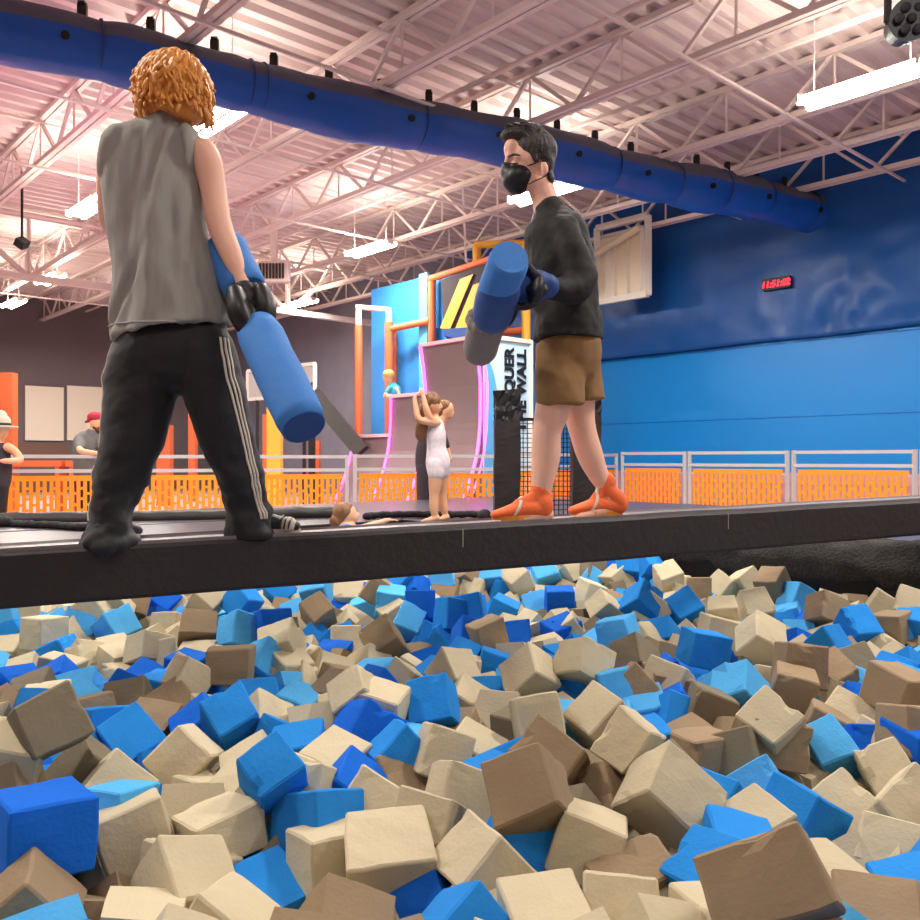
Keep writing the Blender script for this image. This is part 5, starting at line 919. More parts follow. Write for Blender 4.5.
for x, y in F1:
    # low filler cubes lie in the gaps between the top ones
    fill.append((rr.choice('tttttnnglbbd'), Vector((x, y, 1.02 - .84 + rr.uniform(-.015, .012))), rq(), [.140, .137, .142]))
for x, y in F2:
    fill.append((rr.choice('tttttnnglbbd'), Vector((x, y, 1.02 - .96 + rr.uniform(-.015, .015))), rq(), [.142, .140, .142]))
def pix(p): return 460 + FPX * p.x / p.y, 460 + FPX * (CAMZ - p.z) / p.y
def beam_y(x): return 607 - .0797 * x
def seen(c):
    x, y = pix(c[1])
    return -25 < x < 945 and beam_y(x) - 12 < y < 950 and c[1].z > 1.02 - .90
vis = [c for c in cubes if seen(c)]; off = [c for c in cubes if not seen(c)]
fv = sorted([c for c in fill if seen(c)], key=lambda c: c[1].y)
k = max(0, 300 - len(vis))
# pick the fillers of the thinly covered far band first, they show the most
fv.sort(key=lambda c: -c[1].z * 2 - (.0 if c[1].y > 3.4 else .1))
indiv = vis + fv[:k]; rest = [c for c in fill if c not in fv[:k]] + off
ORD = ['leftmost', 'second from left', 'third from left', 'fourth from left', 'fifth from left', 'sixth from left', 'seventh from left', 'eighth from left', 'ninth from left', 'tenth from left',
       'eleventh from left', 'twelfth from left', 'thirteenth from left', 'fourteenth from left', 'fifteenth from left', 'sixteenth from left', 'seventeenth from left', 'eighteenth from left', 'nineteenth from left', 'twentieth from left',
       '21st from left', '22nd from left', '23rd from left', '24th from left']
ROW = ['front', 'second', 'third', 'fourth', 'fifth', 'sixth', 'seventh', 'eighth', 'ninth', 'tenth', 'eleventh', 'twelfth', 'thirteenth', 'fourteenth', 'rearmost']
CN = dict(t='beige', n='brown', g='olive-brown', b='azure blue', d='shaded azure', l='lit azure')
order = sorted(indiv, key=lambda c: -pix(c[1])[1])
rows_ = []; bounds = [870, 815, 770, 735, 705, 682, 662, 644, 628, 613, 600, 588, 576, 564, -1e9]
for i, bnd in enumerate(bounds):
    hi = 1e9 if i == 0 else bounds[i - 1]
    rows_.append([c for c in order if bnd <= pix(c[1])[1] < hi])
for ri, rw in enumerate(rows_):
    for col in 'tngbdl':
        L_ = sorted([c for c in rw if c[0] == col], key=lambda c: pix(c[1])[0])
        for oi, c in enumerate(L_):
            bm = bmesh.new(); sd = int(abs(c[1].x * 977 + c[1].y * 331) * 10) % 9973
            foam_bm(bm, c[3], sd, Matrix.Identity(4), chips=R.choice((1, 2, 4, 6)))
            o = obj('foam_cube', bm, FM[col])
            o.location = c[1]; o.rotation_mode = 'QUATERNION'; o.rotation_quaternion = c[2]
            rw_ = ('pit’s %s row' % ROW[ri]) if ri in (0, 14) else ('pit’s %s row from front' % ROW[ri])
            if len(L_) == 1: lab = 'only %s foam cube in the %s' % (CN[col], rw_)
            elif oi == 0: lab = 'leftmost %s foam cube in the %s' % (CN[col], rw_)
            elif oi == len(L_) - 1: lab = 'rightmost %s foam cube in the %s' % (CN[col], rw_)
            else: lab = '%s %s foam cube from left in the %s' % (ORD[oi].split(' ')[0], CN[col], rw_)
            tag(o, lab, 'foam cube', 'foam cubes filling the pit')
bm = bmesh.new()
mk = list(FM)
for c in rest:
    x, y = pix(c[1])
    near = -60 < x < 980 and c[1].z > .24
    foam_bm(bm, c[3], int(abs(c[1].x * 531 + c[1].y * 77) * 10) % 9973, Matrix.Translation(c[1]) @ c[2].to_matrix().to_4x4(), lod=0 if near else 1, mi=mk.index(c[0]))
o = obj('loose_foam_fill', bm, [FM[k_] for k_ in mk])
tag(o, 'deeper beige and blue foam blocks heaped beneath the top layer of the pit', 'foam blocks', kind='stuff')

# ---------------------------------------------------------------- balance beam
a = Vector((BL[0], BL[1], CAMZ - .289)); b = Vector((BR[0], BR[1], CAMZ - .208)); d = (b - a)
A_ = a - d * .55; B_ = b + d * .45
dn = d.normalized(); back = Vector((-dn.y, dn.x, 0)).normalized()
bmt = thing('balance_beam', 'long dark padded balance beam spanning the foam pit under both boys’ feet', 'beam', loc=tuple(a))
NS = 60
def beamsect(s, z0, z1, w0, w1, name, m, sag):
    bm = bmesh.new(); rings = []
    for i in range(NS + 1):
        p = A_.lerp(B_, i / NS) - a
        q = (noise.noise(Vector((i * .35, 2, 0))) * .004 + (-.006 * math.sin(PI * i / NS)))*sag
        loop = [(w0 + .006, z0), (w0, z0 + .012), (w0, z1 - .012), (w0 + .01, z1), (w1 - .01, z1), (w1, z1 - .012), (w1, z0 + .012), (w1 - .006, z0)]
        rings.append([bm.verts.new(p + back * x_ + Vector((0, 0, z_ + q))) for x_, z_ in loop])
    for r0, r1 in zip(rings, rings[1:]):
        for k_ in range(8): bm.faces.new((r0[k_], r0[(k_ + 1) % 8], r1[(k_ + 1) % 8], r1[k_]))
    bm.faces.new(rings[0]); bm.faces.new(rings[-1][::-1])
    return obj(name, bm, m, bmt)
beamsect(0, -.181, 0, 0, .215, 'beam_body', M_beam, 1)
o = beamsect(0, .0, .004, .012, .205, 'top_strip', M_beamtop, 1)  # thin strip, paler than the beam body
o['label'] = 'paler vinyl top surface'
bm = bmesh.new()
for px in (463, 728):
    q = beam_pt(px) - a
    box(bm, q + Vector((0, -.001, -.05)), (.003, .004, .07))
obj('stitch_mark', bm, M_stripe, bmt)

# ---------------------------------------------------------------- overhead padded tube
DA = P(0, 30, 8.3); DB = P(822, 215, 14.63); dd = DB - DA; DS = DA - dd * .35
DE = DA + dd * .985
dt = thing('padded_tube', 'long blue fabric-covered tube slung under the ceiling from left to blue wall', 'tube', loc=tuple(DA))
bm = bmesh.new(); Nn = 260; u = dd.normalized(); side = Vector((-u.y, u.x, 0)).normalized(); up = Vector((0, 0, 1))
Ltot = (DE - DS).length; rings = []; L0_ = (DA - DS).length
seams = [.9, 2.45, 2.6, 4.6, 6.3, 7.7, 8.9, 9.9, 10.9, 12.0]
def trad(s):
    base = .31 + .045 * max(0, s) / 12.4
    k = 1 + .05 * math.sin(s * 2.1) + .03 * math.sin(s * 5.3 + 1)
    dm = min(abs(s - q) for q in seams)
    return base * k * (1 - .07 * math.exp(-(dm / .10) ** 2))
def tcent(s): return DS + u * (s + L0_) + up * (.03 * math.sin(s * 1.3))
for i in range(Nn + 1):
    s = Ltot * i / Nn - L0_; r = trad(s); c = tcent(s) - DA
    ring = []
    for k_ in range(40):
        th = 2 * PI * k_ / 40
        wv = 1 + .035 * noise.fractal(Vector((s * 2.2, math.cos(th) * 1.6, math.sin(th) * 1.6)), 1, 2, 4) + .02 * noise.noise(Vector((s * 7, math.cos(th) * 2 , math.sin(th) * 2 + s * 2)))
        ring.append(bm.verts.new(c + side * math.cos(th) * r * wv * .95 + up * math.sin(th) * r * wv * (1.0 if math.sin(th) < 0 else .92)))
    rings.append(ring)
for r0, r1 in zip(rings, rings[1:]):
    for k_ in range(40):
        f = bm.faces.new((r0[k_], r0[(k_ + 1) % 40], r1[(k_ + 1) % 40], r1[k_])); th = 2 * PI * (k_ + .5) / 40
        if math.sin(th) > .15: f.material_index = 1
bm.faces.new(rings[0]); bm.faces.new(rings[-1][::-1])
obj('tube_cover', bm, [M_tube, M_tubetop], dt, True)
camside = -side if (side.y > 0) else side
for i in range(24):
    s = -.6 + i * .67 - (.0)
    if s > 13: break
    q = tcent(s) - DA + up * (trad(s) * .9)
    bm = bmesh.new(); bar(bm, q - up * .03, q + up * .14, .05, .09); box(bm, q + up * .15, (.07, .07, .03))
    obj('hanging_tab', bm, M_black, dt)
for i in range(11):
    s = .55 + i * 1.27
    if s > 12.2: break
    th = math.radians(-12)
    n_ = (camside * math.cos(th) + up * math.sin(th))
    q = tcent(s) - DA + n_ * (trad(s) * .965)
    bm = bmesh.new(); cyl(bm, q - n_ * .03, q + n_ * .02, .042, 14)
    obj('vent_hole', bm, M_black, dt)
for s_ in seams:
    bm = bmesh.new(); pts = []
    for k_ in range(25):
        th = 2 * PI * k_ / 24; r = trad(s_) * 1.0
        pts.append(tcent(s_) - DA + camside * math.cos(th) * r + up * math.sin(th) * r * .96)
    tube(bm, pts, [.012], n=6, sub=1)
    obj('seam_band', bm, M_dblue, dt, True)

# ---------------------------------------------------------------- right wall tarp
bm = bmesh.new(); NT, NZ = 150, 46; V = []
for i in range(NT + 1):
    tt = T0 + .3 + (15.1 - T0) * i / NT; col = []
    for j in range(NZ + 1):
        f = j / NZ; z = 3.11 + (6.2 - 3.11) * f
        edge = math.exp(-((f) / .35) ** 2)
        fan = noise.noise(Vector((tt * 5.5 + f * 9 * math.sin(tt * .9), f * 1.5, 0))) * .10 * edge * (1.5 if tt < 7.6 else .4)
        dsp = .04 * noise.noise(Vector((tt * .8, z * 1.1, 3))) + .03 * noise.noise(Vector((tt * 2.2, z * 2.6, 7))) + fan
        col.append(bm.verts.new(UV(tt, V1 - .13 + dsp, z + .035 * noise.noise(Vector((tt * .7, 0, 0))) * (1 - f))))
    V.append(col)
for i in range(NT):
    for j in range(NZ): bm.faces.new((V[i][j], V[i + 1][j], V[i + 1][j + 1], V[i][j + 1]))
o = obj('wall_tarpaulin', bm, M_tarp, None, True)
md = o.modifiers.new('s', 'SOLIDIFY'); md.thickness = .01
tag(o, 'dark blue wrinkled tarpaulin covering the upper half of the blue wall', 'tarpaulin')
bm = bmesh.new(); bar(bm, UV(T0, V1 - .01, 1.78), UV(15.1, V1 - .01, 1.78), .012, .02); bar(bm, UV(T0, V1 - .02, 3.08), UV(15.1, V1 - .02, 3.08), .02, .03)
struct(obj('trim_41', bm, M_wallblue))

# clock
tv_ = t_at(777, V1 - .2); q = UV(tv_, V1 - .2, CAMZ + (460 - 283.5) / FPX * UV(tv_, V1 - .2).y)
ct = thing('digital_clock', 'small black digital wall clock with glowing red digits on the blue tarpaulin', 'clock', loc=tuple(q))
ex = UV(-1, 0).normalized(); ez = Vector((0, 0, 1)); ey = ez.cross(ex)
MC = Matrix((ex, ez, ex.cross(ez))).transposed()
MB_ = Matrix((ex, ey, ez)).transposed()
bm = bmesh.new(); box(bm, (0, 0, 0), (.50, .08, .20), MB_); obj('clock_case', bm, M_black, ct)
text_mesh('clock_digit', '11:51:02', .155, ex * -.005 + Vector((0, 0, -.055)) + ex.cross(ez) * .043, MC, M_red, ct, .003, 'CENTER', .15, .003)

# ---------------------------------------------------------------- curtained window unit near the ceiling
vw = 13.35
tl = t_at(597, vw); tr_ = t_at(648, vw)
zb_, zt_ = 4.12, 5.62
wt = thing('window_unit', 'white framed window unit with cream plastic panes hanging under the joists', 'window unit', loc=tuple(UV((tl + tr_) / 2, vw, zb_)))
org = UV((tl + tr_) / 2, vw, zb_); ww = abs(tl - tr_)
def WL(s, z, dv=0): return ex * (s * ww / 2) + Vector((0, 0, z)) - ey * dv
bm = bmesh.new()
for s in (-1, 1): bar(bm, WL(s, 0), WL(s, zt_ - zb_), .09, .12)
bar(bm, WL(-1, .03), WL(1, .03), .1, .12); bar(bm, WL(-1, zt_ - zb_), WL(1, zt_ - zb_), .1, .12)
bar(bm, WL(-.55, 0), WL(-.55, 1.05), .06, .1); bar(bm, WL(.8, 0), WL(.8, 1.3), .05, .1)
obj('window_frame', bm, M_lampw, wt)
bm = bmesh.new()
for s in (-.25, .25): bar(bm, WL(s, .05), WL(s, 1.15), .025, .06)
obj('mullion', bm, M_pole, wt)
bm = bmesh.new(); box(bm, WL(.05, .65, -.03), (ww * .95, .02, 1.25), MB_); obj('window_pane', bm, M_cream, wt)
bm = bmesh.new(); tube(bm, [WL(-.85, .98, .1), WL(.75, 1.28, .1)], [.07], sub=1); obj('roller_blind', bm, M_cream, wt, True)
bm = bmesh.new(); tube(bm, [WL(-1.15, .9, .1), WL(-1.0, .55, .12), WL(-.95, .3, .12)], [.09]); obj('curtain_fold', bm, M_cream, wt, True)
bm = bmesh.new()
for s in (-.8, .8): bar(bm, WL(s, zt_ - zb_), WL(s, 6.1 - zb_), .03)
obj('hanger', bm, M_white, wt)

# spot lamp cluster top right, small one left
st = thing('ceiling_spotlight', 'black round multi-bulb stage spotlight hanging at the top right corner', 'spotlight', loc=tuple(P(915, 15, 6.2)))
bm = bmesh.new(); cyl(bm, (0, 0.05, 0), (0.06, .32, .05), .155, 24, .12); obj('housing', bm, M_black, st, False)
for k_ in range(7):
    an = k_ * PI / 3; rr_ = 0 if k_ == 6 else .09
    bm = bmesh.new(); ell(bm, (rr_ * math.cos(an), .04, rr_ * math.sin(an)), (.036, .03, .036)); obj('bulb_lens', bm, M_dkcloth, st, True)
bm = bmesh.new(); bar(bm, (-.15, .1, .0), (-.14, .1, .6), .04); bar(bm, (-.16, .1, 0), (.1, .1, 0), .03); obj('bracket', bm, M_black, st)
st = thing('ceiling_spotlight', 'tiny black spotlight left of the white truss node at the far left', 'spotlight', loc=tuple(P(22, 243, 14)))
bm = bmesh.new(); box(bm, (0, 0, 0), (.16, .2, .13), Euler((.5, .6, .2)).to_matrix()); obj('housing', bm, M_black, st)
bm = bmesh.new(); bar(bm, (0, 0, 0), (0, 0, 1.3), .03); obj('bracket', bm, M_black, st)
# vent louvre box near the boy's back
vt = thing('louvre_vent', 'small white louvred ceiling vent right of the left boy’s forearm', 'vent', loc=tuple(P(273, 271, 17)))
bm = bmesh.new(); box(bm, (0, .1, 0), (.62, .2, .42)); obj('vent_box', bm, M_white, vt)
bm = bmesh.new()
for k_ in range(8): box(bm, (-.25 + k_ * .065, -.02, 0), (.035, .03, .3))
obj('louvre', bm, M_dark, vt)
bm = bmesh.new(); bar(bm, (0, .1, 0), (0, .1, 1.3), .12); obj('hanger', bm, M_white, vt)

# ---------------------------------------------------------------- railings
def rail_section(p0, p1, ztop, label, slots=True, bottom=0.03):
    t = thing('railing_section', label, 'railing', 'grey railing sections with orange panels', tuple(Vector((p0.x, p0.y, 0))))
    a = Vector((0, 0, 0)); b = Vector((p1.x - p0.x, p1.y - p0.y, 0)); L_ = b.length; e = b.normalized(); g = .03
    a = e * g; b = e * (L_ - g)
    for q in (a, b):
        bm = bmesh.new(); bar(bm, q, q + Vector((0, 0, ztop)), .055); obj('post', bm, M_rail, t)
    for nm, z in (('top_rail', ztop - .03), ('middle_rail', ztop - .235), ('bottom_rail', .10)):
        bm = bmesh.new(); bar(bm, a + Vector((0, 0, z)), b + Vector((0, 0, z)), .05, .05); obj(nm, bm, M_rail, t)
    # slotted panel
    z0 = .15; z1 = ztop - .30; W = L_ - .2; n_c = max(6, int(W / .085)); cw = W / n_c
    nrm = Vector((-e.y, e.x, 0))
    bm = bmesh.new()
    def cell(x0, x1, za, zb): box(bm, e * (.1 + (x0 + x1) / 2) + Vector((0, 0, (za + zb) / 2)), (x1 - x0, .012, zb - za), Matrix((e, nrm, Vector((0, 0, 1)))).transposed())
    cell(0, W, z1 - .075, z1); cell(0, W, z0, z0 + .05)
    H_ = z1 - z0 - .125; zz = z0 + .05
    for i in range(n_c):
        x0 = i * cw; cell(x0, x0 + cw * .58, zz, zz + H_)
        br = (.22, .52, .8) if i % 2 == 0 else (.36, .66)
        for q in br: cell(x0 + cw * .58, x0 + cw, zz + H_ * (q - .035), zz + H_ * (q + .035))
    o = obj('orange_panel', bm, M_orange, t)
    for i, q in enumerate((a, b)):
        bm = bmesh.new()
        for z in (z0 + .08, z1 - .08): box(bm, q + e * (.05 if i == 0 else -.05) + Vector((0, 0, z)), (.07, .03, .02), Matrix((e, nrm, Vector((0, 0, 1)))).transposed())
        obj('clip', bm, M_rail, t)
    return t
def yrail(x): # left line depth by pixel
    return 1 / ((1 / 11.7) + ((1 / 13.3) - (1 / 11.7)) * x / 350)
la = [-118, 0, 131, 240, 350]
lbl = ['section cut by the left edge of the picture', 'section seen between the hat wearer and the left boy’s legs', 'section seen between the left boy’s legs', 'section just right of the left boy’s right leg']
for i in range(4):
    p0 = P(la[i], 460, yrail(la[i])); p1 = P(la[i + 1] - 1, 460, yrail(la[i + 1] - 1))
    rail_section(p0, p1, 1.10, 'grey and orange railing ' + lbl[i])
rail_section(P(353, 460, 13.3), P(432, 460, 13.3), 1.11, 'grey and orange railing section left of the girl, from the paired grey posts')
rail_section(P(434, 460, 13.3), P(500, 460, 13.4), 1.11, 'grey and orange railing section between the girl and the black padded pillar')
rail_section(P(502, 460, 13.5), P(617, 460, 15.8), 1.14, 'grey and orange railing section behind the net and masked boy’s legs')
VR = 12.86; tR = [t_at(621, VR)]
for i, x in enumerate((686, 789, 917)):
    t0 = t_at((621, 688, 792)[i], VR); t1 = t_at(x, VR)
    rail_section(UV(t0, VR), UV(t1, VR), 1.17, 'grey and orange railing section ' + ('just right of the masked boy’s feet', 'in the middle right, before the blue wall', 'widest, near the right edge before the blue wall')[i])
rail_section(UV(t_at(920, VR), VR), UV(t_at(920, VR) - 1.9, VR), 1.17, 'grey and orange railing section cut off by the right picture edge')

# ---------------------------------------------------------------- warped walls, board, sign
PROF = [(9.25, 0), (9.40, .25), (9.54, .52), (9.68, .85), (9.78, 1.2), (9.83, 1.6), (9.84, 2.03), (9.84, 2.3), (9.80, 2.62), (9.72, 3.05)]
def vprof(z):
    for (v0, z0), (v1, z1) in zip(PROF, PROF[1:]):
        if z <= z1: return v0 + (v1 - v0) * (z - z0) / (z1 - z0)
    return PROF[-1][0]
def ramp(ta, tb, ztop, label, led_right=False):
    th = thing('warped_wall', label, 'climbing wall', 'three stepped warped climbing walls', tuple(UV((ta + tb) / 2, 10, 0)))
    o0 = UV((ta + tb) / 2, 10, 0)
    bm = bmesh.new(); zs_ = [i * ztop / 24 for i in range(25)]
    L0, R0, LB, RB = [], [], [], []
    for z in zs_:
        v = vprof(z)
        L0.append(bm.verts.new(UV(ta, v, z) - o0)); R0.append(bm.verts.new(UV(tb, v, z) - o0))
        LB.append(bm.verts.new(UV(ta, 10.4, z) - o0)); RB.append(bm.verts.new(UV(tb, 10.4, z) - o0))
    for i in range(24):
        for a_, b_ in ((L0, R0), (R0, RB), (RB, LB), (LB, L0)):
            bm.faces.new((a_[i], b_[i], b_[i + 1], a_[i + 1]))
    bm.faces.new((L0[0], R0[0], RB[0], LB[0])); bm.faces.new((L0[-1], R0[-1], RB[-1], LB[-1]))
    obj('ramp_face', bm, M_ramp, th)
    bm = bmesh.new(); bar(bm, UV(ta, vprof(ztop) - .02, ztop + .02) - o0, UV(tb, vprof(ztop) - .02, ztop + .02) - o0, .12, .06); obj('top_lip', bm, M_lip, th)
    for q, dt_ in ((ta, .02), (tb, -.02)) if led_right else ((ta, .02),):
        bm = bmesh.new()
        pts = [UV(q + dt_, vprof(z) - .03, z) - o0 for z in [i * ztop / 16 for i in range(17)]]
        tube(bm, pts, [.026], n=8, sub=1)
        obj('led_strip', bm, M_led, th, True)['label'] = 'glowing magenta light strip'
        if dt_ < 0:
            bm = bmesh.new(); tube(bm, [p + ex * .16 for p in pts], [.016], n=8, sub=1); obj('led_strip', bm, M_led, th, True)
    return th
tT0, tT1 = 11.78, 10.37; tM0 = 12.80; tS0 = 14.0
ramp(tT0, tT1, 3.05, 'tallest curved grey climbing wall with pink-lit edges, behind the pugil stick', True)
ramp(tM0, tT0 + .01, 2.2, 'middle-height grey curved climbing wall with a blond child on top')
ramp(tS0, tM0 + .01, 1.47, 'lowest of the three grey curved climbing walls, farthest left')
for ta, e in ((11.9, 2.5), (10.4, 3), (12.8, 2)):
    L = bpy.data.lights.new('led_glow', 'POINT'); L.energy = e; L.color = (1, .2, .8); L.shadow_soft_size = .2
    o = bpy.data.objects.new('led_light', L); C.objects.link(o); o.location = UV(ta, 9.3, 1.1)
# sign panel
v0s, v1s = 9.86, v_at(531, 10.3); org = UV(10.3, v0s, 0)
sg = thing('sign_panel', 'pale blue upright side panel with black stencil letters beside the tallest climbing wall', 'sign', loc=tuple(org))
ev = UV(0, 1).normalized(); et = UV(-1, 0).normalized()
MS = Matrix((ev, et, Vector((0, 0, 1)))).transposed(); Wd = v1s - v0s
bm = bmesh.new(); box(bm, ev * Wd / 2 + Vector((0, 0, 1.53)) - et * .03, (Wd, .04, 3.06), MS); obj('panel', bm, M_sign, sg)
bm = bmesh.new()
pts = [(0.0, .1), (.62, .1), (.5, 1.2), (.18, 2.5), (.0, 2.9)]
vs = [bm.verts.new(ev * p[0] * Wd + Vector((0, 0, p[1])) + et * .006) for p in pts]; bm.faces.new(vs)
vs2 = [bm.verts.new(v.co - et * .01) for v in vs]; bm.faces.new(vs2[::-1])
for i in range(5): bm.faces.new((vs[i], vs2[i], vs2[(i + 1) % 5], vs[(i + 1) % 5]))
obj('blue_wedge', bm, M_signb, sg)
bm = bmesh.new()
bar(bm, ev * Wd + Vector((0, 0, 0)), ev * Wd + Vector((0, 0, 3.1)), .07, .07); bar(bm, Vector((0, 0, 3.1)), ev * Wd + Vector((0, 0, 3.1)), .08, .07); obj('panel_frame', bm, M_pole, sg)
# rotated text: reading upward
MT = Matrix((Vector((0, 0, 1)), -ev, et)).transposed()
def stencil(s, off):
    o = text_mesh('letters', s, .30, ev * off + Vector((0, 0, 2.95)) + et * .012, MT, M_ink, sg, .004, 'RIGHT', 0, .012)
    return o
stencil('CONQUER', Wd * .60); stencil('THE WALL', Wd * .87)
for zc in (2.83, 2.62, 2.40, 2.2, 2.0):   # stencil bridges
    pass
# blue board
vb = 10.6; tb0 = t_at(371, vb); tb1 = t_at(478, vb)
bm = bmesh.new(); box(bm, UV((tb0 + tb1) / 2, vb + .05, 2.3), (abs(tb0 - tb1), .08, 4.6), MB_)
tag(obj('blue_board', bm, M_board), 'tall plain blue backing board behind the climbing walls', 'board')
bm = bmesh.new(); box(bm, P(424, 460, 16.4) + Vector((0, 0, 1.3)), (.25, .05, 4.6), MB_)
tag(obj('blue_board', bm, M_signb), 'narrow paler blue upright board strip left of the orange obstacle frame', 'board')

# orange obstacle frames: posts by pixel column and depth
def post_rig(name, label, segs, m, cat='frame', white_top=None):
    t = thing(name, label, cat, loc=tuple(segs[0][1]))
    o0 = segs[0][1]
    for nm, a, b, r, mm in segs:
        bm = bmesh.new(); tube(bm, [a - o0, b - o0], [r], n=12, sub=1, round_=False); obj(nm, bm, mm, t, False)
def g0(px, Y, z=0): q = P(px, 460, Y); q.z = z; return q
def zpx(py, Y): return CAMZ + (460 - py) / FPX * Y
Yf = 16.9
post_rig('obstacle_frame', 'tall orange-padded gate frame with cream top bar left of the blue board', [
    ('post', g0(358.5, Yf, 0), g0(358.5, Yf, zpx(325, Yf)), .075, M_opad),
    ('post', g0(389, Yf, 0), g0(389, Yf, zpx(322, Yf)), .085, M_opad),
    ('pole_top', g0(358.5, Yf, zpx(325, Yf)), g0(358.5, Yf, zpx(308, Yf)), .06, M_pole),
    ('pole_top', g0(389, Yf, zpx(322, Yf)), g0(389, Yf, zpx(311, Yf)), .06, M_pole),
    ('top_bar', g0(356, Yf, zpx(307, Yf)), g0(391, Yf, zpx(310, Yf)), .05, M_pole),
    ('rear_post', g0(393.5, Yf + .25, 0), g0(393.5, Yf + .25, zpx(330, Yf)), .07, M_opad)], M_opad)
Yg = 16.2
post_rig('obstacle_frame', 'orange obstacle frame with a high crossbar around the striped board', [
    ('post', g0(432, Yg, 0), g0(432, Yg, zpx(280, Yg)), .075, M_opad),
    ('crossbar', g0(392, Yf - .15, zpx(330, Yf)), g0(430, Yg, zpx(321, Yg)), .065, M_opad),
    ('top_bar', g0(430, Yg, zpx(279, Yg)), g0(492, 14.9, zpx(259, 14.9)), .065, M_opad)], M_opad)
Yh = 16.3
post_rig('obstacle_frame', 'yellow-orange padded goal frame rising behind the masked boy’s baton', [
    ('post', g0(477, Yh, 0), g0(477, Yh, zpx(246, Yh)), .085, M_yell),
    ('top_bar', g0(475, Yh, zpx(245, Yh)), g0(530, Yh - .6, zpx(243, Yh - .6)), .07, M_yell),
    ('post', g0(526, Yh - .6, 0), g0(526, Yh - .6, zpx(243, Yh - .6)), .085, M_yell),
    ('crossbar', g0(495, Yh - .2, zpx(335, Yh)), g0(526, Yh - .6, zpx(330, Yh - .6)), .07, M_opad)], M_opad)
# striped board
o0 = P(441, 338, 15.8)
bt = thing('striped_board', 'dark hanging board with two slanted orange stripes inside the orange frame', 'board', loc=tuple(o0))
def pl(pts, Y0, th, nm, m):
    bm = bmesh.new()
    vs = [bm.verts.new(P(x, y, Y0 - (x - 441) * .02) - o0) for x, y in pts]; bm.faces.new(vs)
    v2 = [bm.verts.new(v.co + Vector((0, th, 0))) for v in vs]; bm.faces.new(v2[::-1])
    for i in range(len(vs)): bm.faces.new((vs[i], v2[i], v2[(i + 1) % len(vs)], vs[(i + 1) % len(vs)]))
    return obj(nm, bm, m, bt)
pl([(441, 280), (490, 262), (490, 338), (444, 336)], 15.8, .08, 'backing', M_dkcloth)
pl([(440, 328), (460, 279), (473, 274), (450, 329)], 15.74, .05, 'stripe', M_yell)
pl([(455, 329), (473, 285), (489, 279), (487, 320), (484, 327)], 15.74, .05, 'stripe', M_yell)
pl([(443, 329), (484, 326), (486, 337), (462, 341), (446, 336)], 15.74, .3, 'base_block', M_dblue)
bm = bmesh.new(); bar(bm, P(466, 262, 15.8) - o0, Vector((0.4, 0, 6.1 - o0.z)), .04); obj('hanger', bm, M_white, bt)

# black padded pillars with net
o0 = g0(507, 8.3, PLAT)
for px, zt, lab, w_ in ((507, 392, 'black vinyl padded pillar left of the net, standing on the platform', .25), (585, 386, 'black vinyl padded pillar behind the masked boy’s legs', .27)):
    q = g0(px, 8.35, PLAT); hgt = zpx(zt, 8.35) - PLAT
    t = thing('padded_pillar', lab, 'pillar', 'black padded net pillars', tuple(q))
    bm = bmesh.new(); nz_ = 16; rings = []
    for i in range(nz_ + 1):
        z = (hgt - .28) * i / nz_
        rings.append([bm.verts.new(Vector((sx * w_ / 2, sy * w_ / 2, z)) + noise.noise_vector(Vector((sx, sy + px, z * 5))) * .012) for sx, sy in ((-1, -1), (0, -1.04), (1, -1), (1.04, 0), (1, 1), (0, 1.04), (-1, 1), (-1.04, 0))])
    for r0, r1 in zip(rings, rings[1:]):
        for k_ in range(8): bm.faces.new((r0[k_], r0[(k_ + 1) % 8], r1[(k_ + 1) % 8], r1[k_]))
    bm.faces.new(rings[0]); bm.faces.new(rings[-1])
    obj('pad_sleeve', bm, M_pad, t)
    bm = bmesh.new(); ngrid = 10; rings = []
    for i in range(7):
        z = hgt - .29 + .3 * i / 6; ring = []
        for k_ in range(32):
            an = 2 * PI * k_ / 32; c_, s_ = math.cos(an), math.sin(an); m__ = max(abs(c_), abs(s_))
            p_ = Vector((c_ / m__ * w_ * .49, s_ / m__ * w_ * .49, z)); p_ += noise.noise_vector(p_ * 26 + Vector((px, 0, 0))) * .03
            ring.append(bm.verts.new(p_))
        rings.append(ring)
    for r0, r1 in zip(rings, rings[1:]):
        for k_ in range(32): bm.faces.new((r0[k_], r0[(k_ + 1) % 32], r1[(k_ + 1) % 32], r1[k_]))
    bm.faces.new(rings[-1]); bm.faces.new(rings[0])
    obj('crumpled_wrap', bm, M_black, t)
na = g0(519, 8.35, PLAT + .02); nb = g0(572, 8.35, PLAT + .02); hn = zpx(421, 8.35) - PLAT
bm = bmesh.new(); W_ = nb.x - na.x; nx = 12; nzn = int(hn / .047)
for i in range(nx + 1):
    x = W_ * i / nx; bar(bm, (x, .01 * math.sin(i), 0), (x + .008 * math.cos(i * 2), 0, hn), .007, .007)
for j in range(nzn + 1):
    z = hn * j / nzn; bar(bm, (0, 0, z), (W_, 0, z + .006 * math.sin(j)), .007, .007)
bar(bm, (0, 0, hn), (W_, 0, hn - .02), .03, .03)
o = obj('net', bm, M_net); o.location = na
tag(o, 'black square-mesh net strung between the two black padded pillars', 'net')
bm = bmesh.new(); box(bm, (0, 0, .02), (.17, .12, .045)); o = obj('foam_wedge', bm, M_b); o.location = g0(569, 7.9, PLAT)
tag(o, 'small flat blue foam piece on the platform between the orange socks', 'foam piece')

